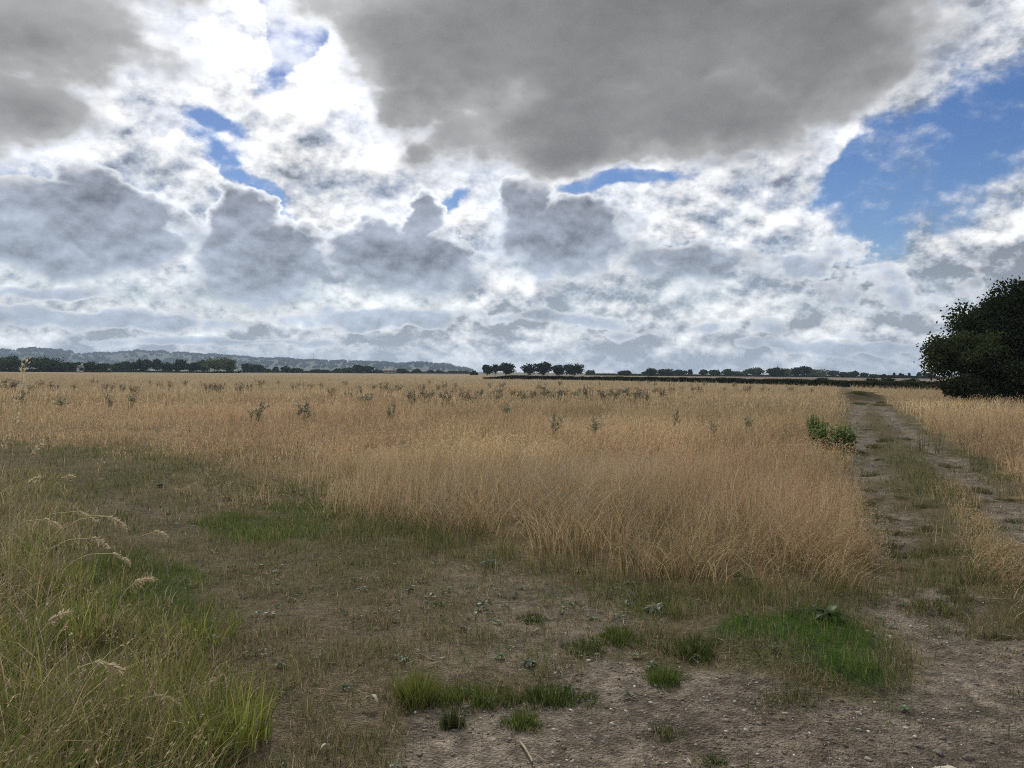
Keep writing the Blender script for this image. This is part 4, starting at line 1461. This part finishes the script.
def field_weeds():
    g = 'thistles in the dry field'
    big = [(255, 398, .8, 1.25, 'large grey green thistle left of its twin in the dry grass'), (303, 397, .8, 1.35, 'large grey green thistle right of its twin with a darker middle'),
           (130, 390, .85, .8, 'slim tall thistle with pale heads in the left field'), (62, 391, .8, 1.1, 'broad grey thistle at the left of the dry field'), (110, 392, .75, .8, 'thin pale thistle between the broad grey one and the slim tall one'),
           (390, 398, .8, .7, 'sparse thistle showing right of the large pair'), (508, 399, .8, .8, 'greyish thistle alone in the middle of the field'),
           (593, 410, .75, .7, 'dark brown thistle standing in the grass right of the middle'), (554, 411, .7, .9, 'faint low thistle left of the dark brown one'), (676, 405, .8, .5, 'single thin stalked thistle in the right half of the grass'),
           (749, 411, .75, .5, 'small upright thistle in the reddish grass by the track'), (714, 414, .7, .6, 'bent thin thistle among reddish grass'), (20, 388, .8, 1.2, 'dusty thistle close to the left edge of the field')]
    for i, (px, yt, H, wd, l) in enumerate(big):
        p = weed_at(px, yt, H)
        plant('thistle', 'thistle', i % 4, p[0], p[1], H / .85, l, 'thistle', g, wide=wd)
    g2 = 'dark weeds scattered far out in the field'
    lab = 'dull dried weed clump far out in the dry grass'
    spots = [(5, 377), (10, 379), (54, 382), (74, 380), (106, 382), (134, 384), (122, 382), (160, 380.5), (170, 381), (185, 379), (207, 380.5), (219, 381), (214, 382), (239, 381), (249, 382.5), (278, 379.5), (295, 383), (302, 380.5), (310, 381), (322, 381.5), (332, 385),
             (360, 384), (348, 389), (383, 382), (398, 382), (387, 385), (372, 383), (368, 390), (422, 384), (416, 388), (429, 379), (438, 384), (445, 380.5), (410, 390), (428, 389), (448, 388), (456, 386), (463, 388), (470, 389), (480, 387), (490, 381.5), (502, 381), (500, 385), (495, 389),
             (516, 388), (525, 387), (532, 389), (540, 388), (548, 386), (556, 387), (567, 388), (575, 387), (582, 385), (590, 387), (600, 388), (608, 387), (617, 388), (624, 386), (633, 387), (645, 388), (655, 386), (662, 387), (697, 384), (682, 383), (747, 384),
             (648, 379.2), (639, 379), (672, 384), (655, 381), (725, 386), (765, 386), (790, 385), (812, 386), (735, 382), (705, 381), (600, 381), (560, 380), (540, 382), (455, 380), (345, 380), (260, 378), (150, 378), (95, 378), (40, 380), (30, 383)]
    rr = random.Random(5)
    for i, (px, yt) in enumerate(spots):
        H = rr.uniform(.62, .86)
        p = weed_at(px, yt + rr.uniform(-.4, .6), H)
        plant('weed_clump', 'thistle' if i % 3 == 0 else 'clump', i % 5, p[0], p[1], H / .85, lab, 'weed', g2, wide=rr.uniform(.7, 1.7))
    # plants along the right of the track
    g3 = 'green weeds along the right of the track'
    for i, (px, py, H, l) in enumerate(((923, 452, .62, 'dark upright weed with a tall spike at the right edge of the track'), (938, 452, .55, 'bushy green weed just right of the spiked one by the track'),
                                        (965, 449, .55, 'tall sprays of green weed standing in gold grass right of the track'), (976, 448, .6, 'rightmost of the paired green sprays in the gold grass'),
                                        (1002, 455, .45, 'small green weed low in the gold grass by the right edge'), (1012, 462, .5, 'leafy green weed at the right edge of the view'), (974, 470, .55, 'single reddish weed stalk on the right bank of the track'))):
        p = on_ground(px, py)
        plant('weed', 'spike', i % 3, p[0], p[1], H / .85, l, 'weed', g3)
    p = on_ground(833, 448)
    plant('nettle_clump', 'nettle', 0, p[0], p[1], .58 / .85, 'dense dark green nettle clump at the left edge of the track', 'nettles', None, wide=1.7)
    p = on_ground(815, 436)
    plant('nettle_clump', 'nettle', 1, p[0], p[1], .6 / .85, 'small nettle clump half hidden in grass left of the large one', 'nettles', None, wide=.7)
    p = on_ground(790, 622)
    plant('young_thistle', 'spike', 4, p[0], p[1], .30 / .85, 'young pale green plant upright at the foot of the tall grass', 'plant', None)


def leaf_blade(L, W, curl, r, lobes=0.0):
    """one broad leaf along +x, arched, with a crease"""
    n = 8
    V, F = [], []
    for i in range(n + 1):
        t = i / n
        w = W * (math.sin(math.pi * t ** .75) ** .8 if 0 < t < 1 else .02) * (1 + lobes * math.sin(i * 2.4))
        x = L * t
        z = L * (curl * t * (1 - t) * 2.2 - .18 * t * t)
        V += [(x, -w / 2, z + w * .22), (x, 0, z), (x, w / 2, z + w * .22)]
        if i:
            a = (i - 1) * 3
            F += [[a, a + 3, a + 4, a + 1], [a + 1, a + 4, a + 5, a + 2]]
    return np.array(V), np.array(F)


def rosette(seed, n, L, W, colour, upright=.35, lobes=.0):
    r = np.random.default_rng(seed)
    Vs, Fs, Ts, o = [], [], [], 0
    for i in range(n):
        s = r.uniform(.55, 1.1)
        v, f = leaf_blade(L * s, W * s, r.uniform(.1, .4), r, lobes)
        pitch = r.uniform(.05, upright * 2)
        a = 6.283 * i / n + r.normal(0, .35)
        c, q = math.cos(pitch), math.sin(pitch)
        x, z = v[:, 0] * c - v[:, 2] * q, v[:, 0] * q + v[:, 2] * c
        roll = r.normal(0, .3)
        y = v[:, 1] * math.cos(roll)
        z = z + v[:, 1] * math.sin(roll) + .012
        P = np.stack([x * math.cos(a) - y * math.sin(a), x * math.sin(a) + y * math.cos(a), np.maximum(z, .004)], 1)
        Vs.append(P)
        Fs.append(f + o)
        o += len(P)
        Ts.append(np.tile(np.array(colour) * r.uniform(.7, 1.35), (len(P), 1)))
    return np.concatenate(Vs), np.concatenate(Fs), np.concatenate(Ts)


def docks():
    g = 'broad leaved weeds on the bare earth'
    GG, GR, BR = (.14, .18, .10), (.20, .225, .165), (.14, .11, .06)
    L = [(655, 613, 9, .13, .065, (.19, .235, .14), 'large pale grey green dock with broad leaves below the tall grass'), (745, 583, 7, .16, .08, GG, 'dock with two big leaves in the dark hollow under the grass'),
         (490, 565, 7, .11, .06, GR, 'pale grey rosette against the foot of the dry grass'), (578, 572, 10, .14, .05, GG, 'green toothed weed below the dry grass edge left of the big dock'),
         (830, 626, 12, .13, .06, (.09, .125, .06), 'leafy green weed at the back of the bright green patch'), (815, 618, 8, .10, .05, (.09, .125, .06), 'small leafy weed beside the young plant in the green patch'),
         (636, 658, 11, .075, .04, GR, 'left rosette of grey leaves on the earth edge by the green tufts'), (652, 668, 12, .08, .042, GG, 'right rosette of grey leaves above the round tuft'),
         (697, 660, 6, .06, .04, GR, 'tiny grey rosette at the left tip of the bright green patch'), (530, 665, 12, .08, .03, GG, 'flat jagged weed in the middle of the earth patch'), (500, 657, 10, .07, .03, GG, 'flat jagged weed left of the middle earth patch'),
         (630, 700, 6, .06, .026, (.12, .115, .085), 'small withered rosette alone on the bare earth'), (497, 624, 9, .07, .03, GR, 'pale flat weed on the straw litter'), (480, 610, 9, .07, .03, GG, 'thin leaved weed on straw litter below the grass edge'),
         (436, 606, 12, .10, .03, (.07, .095, .045), 'dark green spreading weed on the trodden turf'), (420, 583, 8, .10, .03, BR, 'brown withered weed with raised leaves on trodden turf'), (562, 612, 9, .065, .03, GR, 'greyish weed at the right of the straw litter'),
         (590, 618, 9, .07, .03, GR, 'silvery flat weed between the litter and the big dock'), (626, 606, 7, .06, .03, GR, 'small silvery weed just left of the big dock'), (610, 598, 6, .07, .028, BR, 'brown curled weed under the tall grass'),
         (463, 629, 7, .06, .03, GG, 'small weed near the left of the straw litter'), (388, 606, 7, .055, .03, BR, 'pinkish brown withered weed at the left of the earth patch'), (405, 660, 7, .06, .03, GG, 'leafy weed with a white stone above the tall tuft'),
         (120, 606, 9, .10, .03, GG, 'dull green weed in the rough grass at the left'), (232, 570, 8, .09, .035, BR, 'brown dead weed beside the left turf path'), (160, 488, 26, .13, .035, (.06, .075, .035), 'very dark weed clump at the back of the left turf'),
         (228, 500, 24, .11, .03, (.085, .07, .04), 'dark brown weed clump behind the left turf'), (885, 642, 7, .05, .02, (.30, .28, .2), 'pale dried weed at the right tip of the green patch'), (905, 712, 6, .06, .03, GG, 'small weed on the stony earth below the green patch'), (212, 642, 8, .08, .03, GR, 'silvery weed at the right of the rough grass'), (280, 668, 8, .08, .03, GG, 'low leafy weed in the trodden turf left of the tufts'), (345, 690, 9, .07, .03, (.07, .09, .045), 'dark low weed left of the tall tuft')]
    for i, (px, py, n, ln, w, c, l) in enumerate(L):
        p = on_ground(px, py)
        k = random.uniform(.55, .95) * (1.1 if ln > .12 else .85)
        ln, w = ln * k, w * k * random.uniform(.7, 1.1)
        c = tuple(q * random.uniform(.75, 1.05) for q in c)
        V, F, T = rosette(i + 40, n + random.randint(0, 5), ln, w, c, .32 if ln > .09 else .16, .18 if w / ln < .45 else .06)
        o = quads_mesh('broadleaf_weed', V, F, dock_mat, T, smooth=True)
        o.location = (p[0], p[1], gz(p))
        tag(o, l, 'weed', g)


def tufts():
    g = 'grass tufts on the bare earth'
    Y1, G1, G2 = (.17, .20, .045), (.105, .15, .03), (.075, .11, .028)
    L = [(418, 703, .12, .20, 700, Y1, 'tall pale yellow green tuft at the left of the bare earth'), (474, 700, .16, .085, 1100, G1, 'wide low green tuft right of the tall pale tuft'), (452, 726, .055, .09, 420, (.06, .08, .03), 'small dark tuft standing alone on the bare earth'),
         (552, 700, .15, .09, 1200, G2, 'long green tuft sloping down onto the bare earth'), (522, 725, .095, .075, 600, G1, 'small round green tuft nearest to the bottom middle'), (532, 620, .10, .06, 500, G2, 'round dark cushion of grass on the straw litter'),
         (692, 655, .15, .10, 900, G2, 'dark green tuft left of the bright green patch'), (664, 680, .12, .09, 700, G1, 'round green tuft on the earth below the grey rosettes'), (795, 702, .17, .06, 500, (.12, .13, .05), 'thin olive tuft alone below the bright green patch'),
         (664, 735, .10, .05, 350, (.085, .10, .04), 'flat sparse tuft near the bottom right of the middle'), (618, 640, .16, .08, 900, G1, 'green tuft among weeds above the earth patch'), (585, 650, .14, .07, 700, G2, 'low green tuft left of the grey rosettes'), (715, 764, .08, .04, 260, G2, 'small green tuft cut by the bottom edge')]
    for i, (px, py, rad, h, n, c, l) in enumerate(L):
        p = on_ground(px, py)
        a, q = rng.uniform(0, 6.28, n), rng.random(n) ** .6 * rad
        st = 1.0 + .5 * (i in (1, 3))
        q = q * (1 + .35 * np.sin(a * 3 + i) + .2 * np.sin(a * 7 + 2 * i))
        x, y = np.cos(a) * q * st, np.sin(a) * q
        hh = h * rng.uniform(.35, 1.15, n) * np.clip(1 - .55 * (q / rad) ** 2, .15, 1)
        tint = pick([c, tuple(v * .75 for v in c), (.22, .2, .09)], [5, 3, .9], n)
        lean = np.clip(.1 + .55 * q / rad + rng.normal(0, .15, n), .02, .95)
        z = height(x + p[0], y + p[1]) - gz(p)
        V, F, T, _ = blades(x, y, z - .005, hh, .0034 * rng.uniform(.7, 1.4, n), a + rng.normal(0, .6, n), lean, tint, 3)
        o = quads_mesh('grass_tuft', V, F, grass_mat, T)
        o.location = (p[0], p[1], gz(p))
        tag(o, l, 'grass tuft', g)


def rut_tufts():
    g = 'dark tufts in and beside the wheel ruts'
    lab = 'small dark grass tuft growing in the worn wheel ruts of the track'
    spots = [(830, 472), (880, 458), (874, 470), (893, 471), (868, 487), (905, 497), (892, 480), (866, 497), (888, 514), (910, 509), (925, 507), (893, 530), (913, 520), (930, 530), (886, 540), (905, 545), (922, 548), (950, 552), (960, 560),
             (915, 563), (945, 571), (925, 585), (950, 590), (975, 585), (918, 580), (940, 605), (965, 600), (990, 610), (860, 448), (873, 446), (868, 430), (884, 440), (945, 466), (960, 475), (905, 440), (852, 490), (846, 478), (990, 496), (1012, 500), (1003, 512), (1018, 517), (978, 489), (985, 503),
             (857, 405), (864, 403), (872, 401), (880, 404), (886, 407), (876, 406), (860, 402), (896, 545), (880, 500), (935, 560), (1000, 632), (918, 618)]
    protos = []
    for i in range(5):
        n = 420
        a, q = rng.uniform(0, 6.28, n), rng.random(n) ** .6 * .15
        x, y = np.cos(a) * q * 1.5, np.sin(a) * q * .8
        hh = .10 * rng.uniform(.4, 1.2, n) * (1 - .5 * (q / .15) ** 2)
        tint = pick([(.09, .105, .035), (.15, .135, .06), (.06, .07, .03), (.24, .19, .11)], [4, 3, 3, 1.4], n)
        V, F, T, _ = blades(x, y, np.zeros(n) - .01, hh, .005 * rng.uniform(.7, 1.4, n), a + rng.normal(0, .8, n), np.clip(.2 + .6 * q / .15 + rng.normal(0, .2, n), .03, .97), tint, 2)
        protos.append((V, F, T))
    first = {}
    rr = random.Random(12)
    spots = [q for j, q in enumerate(spots) if q[1] < 470 or j % 3]
    assert len(spots) > 30
    for i, (px, py) in enumerate(spots):
        p = on_ground(px + rr.uniform(-2, 2), py + rr.uniform(-2, 2))
        k = i % 5
        if k not in first:
            o = first[k] = quads_mesh('grass_tuft', *protos[k][:2], grass_mat, protos[k][2])
        else:
            o = first[k].copy()
            col.objects.link(o)
        d = math.hypot(*p)
        o.location = (p[0], p[1], gz(p))
        o.rotation_euler = (0, 0, rr.uniform(-1.3, 1.3))
        sc = rr.uniform(.6, 1.15) * (1.0 if d < 12 else 1.3) * (1.8 if d > 30 else 1)
        o.scale = (sc * rr.uniform(.6, 1.3), sc * rr.uniform(.6, 1.2), sc * rr.uniform(.4, 1.1))
        tag(o, lab if d < 32 else 'dark ragged tuft on the earth bank where the track goes out of sight', 'grass tuft', g if d < 32 else 'tufts on the earth bank of the track')


def seed_stalks():
    """tall grass stalks with pale feathery heads in the near left corner"""
    g = 'seed headed grass stalks in the left foreground'
    L = [(12, 470, 430, 4.6, .05, 3.2, 'tallest pale stalk with an upright seed head at the left edge'), (2, 480, 446, 5.0, .1, .8, 'short pale stalk right at the left edge'), (25, 520, 450, 4.8, .2, .8, 'upright buff stalk beside the tallest pale one'),
         (45, 560, 492, 4.4, .75, .9, 'arching stalk whose pale head bends right at the far left'), (68, 560, 486, 4.6, .8, 1.0, 'arched seed head second from the left in the bending row'), (95, 560, 492, 4.5, .8, 1.0, 'pale arched head just left of the lightest head'), (118, 560, 484, 4.7, .9, 1.2, 'longest bleached arching head above the turf path'),
         (88, 570, 514, 4.3, .85, .8, 'low pale head bending flat over the rough grass'), (112, 580, 530, 4.2, .9, .9, 'whitest low seed head leaning right'), (30, 560, 474, 4.9, .3, .7, 'thin buff stalk behind the arched heads'), (60, 540, 470, 5.2, .35, .7, 'thin brown stalk standing behind the arched row'),
         (165, 570, 515, 4.6, .6, .7, 'lone bent stalk at the edge of the left turf'), (48, 700, 615, 3.2, .3, .8, 'yellow green stalk rising low in the left corner'), (98, 720, 650, 3.1, .6, .9, 'bent straw stalk with pale head in the near left grass'), (180, 742, 690, 3.2, .7, .9, 'pale drooping head at the right of the near rough grass'), (140, 640, 575, 3.9, .4, .7, 'slender stalk with a pale tip over the green turf')]
    for i, (px, yb, yt, Y, ln, hs, l) in enumerate(L):
        r = np.random.default_rng(300 + i)
        p = at_dist(px - 75 * ln, Y)
        d = pix_dir(px, yt)
        ztop = CAM_Z + d.z / d.y * Y
        g0 = gz(p)
        H = max(ztop - g0, .15)
        root = empty('grass_stalk', p[0], p[1])
        tag(root, l, 'grass stalk', g)
        a = r.uniform(-.5, .5)
        dirv = np.array([math.cos(a), math.sin(a) * .6, 0])
        t = np.linspace(0, 1, 9)
        pts = [dirv * H * ln * .55 * q ** 3 + np.array([0, 0, H * (q * 1.12 - .12 * q ** 3 - ln * .22 * q ** 5)]) for q in t]
        top = pts[-1]
        hd = []
        dd = pts[-1] - pts[-2]
        dd /= np.linalg.norm(dd)
        for q in range(1, 7):
            dd = dd + np.array([dirv[0] * .10 * ln * 3, dirv[1] * .1 * ln, -.16 * ln * 2])
            dd /= np.linalg.norm(dd)
            top = top + dd * .024 * hs
            hd.append(top.copy())
        v, f = tube(pts + hd, [.0026] * 5 + [.0022] * 4 + [.0016] * 6, 4)
        quads_mesh('stem', v, f, stem_mat, np.tile((.52, .44, .26), (len(v), 1)), parent=root)
        c, dv = [], []
        for q in range(110):
            u = r.uniform(0, 5.9)
            k = int(u)
            b = hd[k] if k == 0 else hd[k - 1] * (1 - (u - k)) + hd[k] * (u - k)
            e = r.normal(size=3)
            ax = hd[-1] - hd[0]
            ax /= np.linalg.norm(ax)
            dv.append(ax * 1.2 + e * .55)
            c.append(b + e * .0050 * max(1, hs * .8))
        c, dv = np.array(c), np.array(dv)
        V, F, T = diamonds(c, dv, .028 * r.uniform(.6, 1.3, len(c)), (.0048 if hs < 1.5 else .009) * r.uniform(.7, 1.4, len(c)), np.array([.66, .56, .38]) * r.uniform(.7, 1.15, (len(c), 1)))
        quads_mesh('seed_sprays', V, F, grass_mat, T, parent=root)


def stones():
    pale = solid_mat('pale_stone', (.30, .27, .225), .25, 30, .85, .5, 90)
    grey = solid_mat('grey_stone', (.17, .15, .125), .3, 30, .85, .5, 90)
    g = 'larger stones on the bare earth'
    L = [(867, 759, .032, pale, 'pale flat stone alone near the bottom right of the track'), (959, 684, .036, pale, 'long pale stone in the stony wheel rut on the right'), (945, 673, .024, pale, 'small pale stone above the long one in the right rut'),
         (958, 696, .018, pale, 'tiny bright stone just below the long pale stone'), (983, 694, .02, pale, 'bright little stone right of the long pale stone'), (1013, 726, .024, pale, 'cream stone near the right edge of the view'), (942, 737, .034, grey, 'blunt grey stone at the top of the dark stony rubble'),
         (1011, 697, .022, pale, 'flat pale stone near the right edge above the cream one'), (917, 674, .02, pale, 'pale stone nearest the tip of the bright green patch'), (930, 706, .03, grey, 'dark stone in shadow at the edge of the stony rut'), (787, 714, .022, pale, 'bright oval stone below the thin olive tuft'),
         (759, 706, .028, grey, 'dark rounded stone left of the thin olive tuft'), (770, 706, .026, grey, 'grey flat stone touching the dark rounded one'), (697, 663, .024, pale, 'pale stone at the left tip of the bright green patch'), (682, 703, .02, pale, 'small white stone in the middle of the bare earth'),
         (700, 709, .018, pale, 'cream pebble right of the small white stone'), (420, 756, .03, grey, 'smooth grey stone near the bottom left of the bare earth'), (408, 762, .018, pale, 'white pebble at the bottom left of the bare earth'), (425, 728, .02, grey, 'flat grey stone left of the small dark tuft'),
         (407, 664, .018, pale, 'white stone among leaves above the tall pale tuft'), (938, 752, .05, grey, 'dark jagged clod in the rubble at the bottom right'), (968, 758, .045, grey, 'wide dark clod right of the jagged one'), (920, 746, .04, grey, 'dark clod at the left end of the rubble'), (990, 742, .03, grey, 'grey clod in the reddish earth on the right')]
    for i, (px, py, s, m, l) in enumerate(L):
        p = on_ground(px, py)
        V, F = stone_shape(50 + i, 2, .5)
        s *= .75
        o = quads_mesh('stone', V * s, F, m)
        o.location = (p[0], p[1], gz(p) + s * .12)
        o.rotation_euler = (random.uniform(-.2, .2), random.uniform(-.2, .2), random.uniform(0, 6.28))
        tag(o, l, 'stone', g)
    # a broad chalky slab showing through at the bottom right
    p = on_ground(953, 775)
    V, F = stone_shape(99, 3, .22)
    o = quads_mesh('rock_slab', V * .16, F, solid_mat('chalk_rock', (.40, .35, .27), .3, 14, .9, .8, 40), smooth=False)
    o.location = (p[0], p[1], gz(p) - .012)
    tag(o, 'broad pale chalky slab half buried at the bottom right', 'rock')
    # fallen leaves and a twig
    lm = leaf_mat('fallen_leaf', (.42, .40, .30), .2, .2, 30)
    for px, py, s, l in ((377, 710, .075, 'pale grey green fallen leaf left of the tall tuft'), (330, 754, .045, 'crumpled white leaf on the trodden turf at the bottom left'), (889, 644, .05, 'dry cream leaf at the edge of the green patch'), (76, 511, .03, 'white scrap of leaf caught in the left rough grass')):
        p = on_ground(px, py)
        V, F = leaf_blade(s, s * .65, .5, rng, .15)
        o = quads_mesh('fallen_leaf', V, F, lm, smooth=True)
        o.location = (p[0], p[1], gz(p) + (.03 if px > 100 else .12))
        o.rotation_euler = (.35, -.25, random.uniform(0, 6))
        tag(o, l, 'leaf', 'pale fallen leaves')
    p = on_ground(527, 757)
    v, f = tube([(-.03, .11, .012), (-.012, .05, .018), (.01, -.02, .014), (.02, -.10, .03)], [.005, .0055, .005, .003], 6)
    v2, f2 = tube([(.0, .0, .016), (.045, -.03, .02), (.07, -.07, .018)], [.004, .003, .002], 5)
    o = quads_mesh('dry_twig', np.vstack([v, v2]), np.vstack([f, f2 + len(v)]), solid_mat('twig_bark', (.33, .28, .20), .3, 40, .9, .4, 90), smooth=True)
    o.location = (p[0], p[1], gz(p))
    tag(o, 'pale forked dry twig lying on earth at the bottom middle', 'twig')


field_weeds()
docks()
tufts()
rut_tufts()
seed_stalks()
stones()


# ================================================================== the air
def haze():
    V, F = boxes([(-6900, 6900, -6900, 6900, -3.2, 140)])
    m, k, out = new_mat('hazy_air')
    pv = k.n('ShaderNodeVolumePrincipled')
    pv.inputs['Color'].default_value = (.62, .79, 1.0, 1)
    pv.inputs['Density'].default_value = HAZE
    pv.inputs['Anisotropy'].default_value = .25
    k.set(out.inputs['Volume'], pv.outputs[0])
    o = quads_mesh('haze', V, F, m)
    tag(o, 'thin summer haze over the whole field', 'haze', kind='stuff')


HAZE = 1.2e-4
haze()
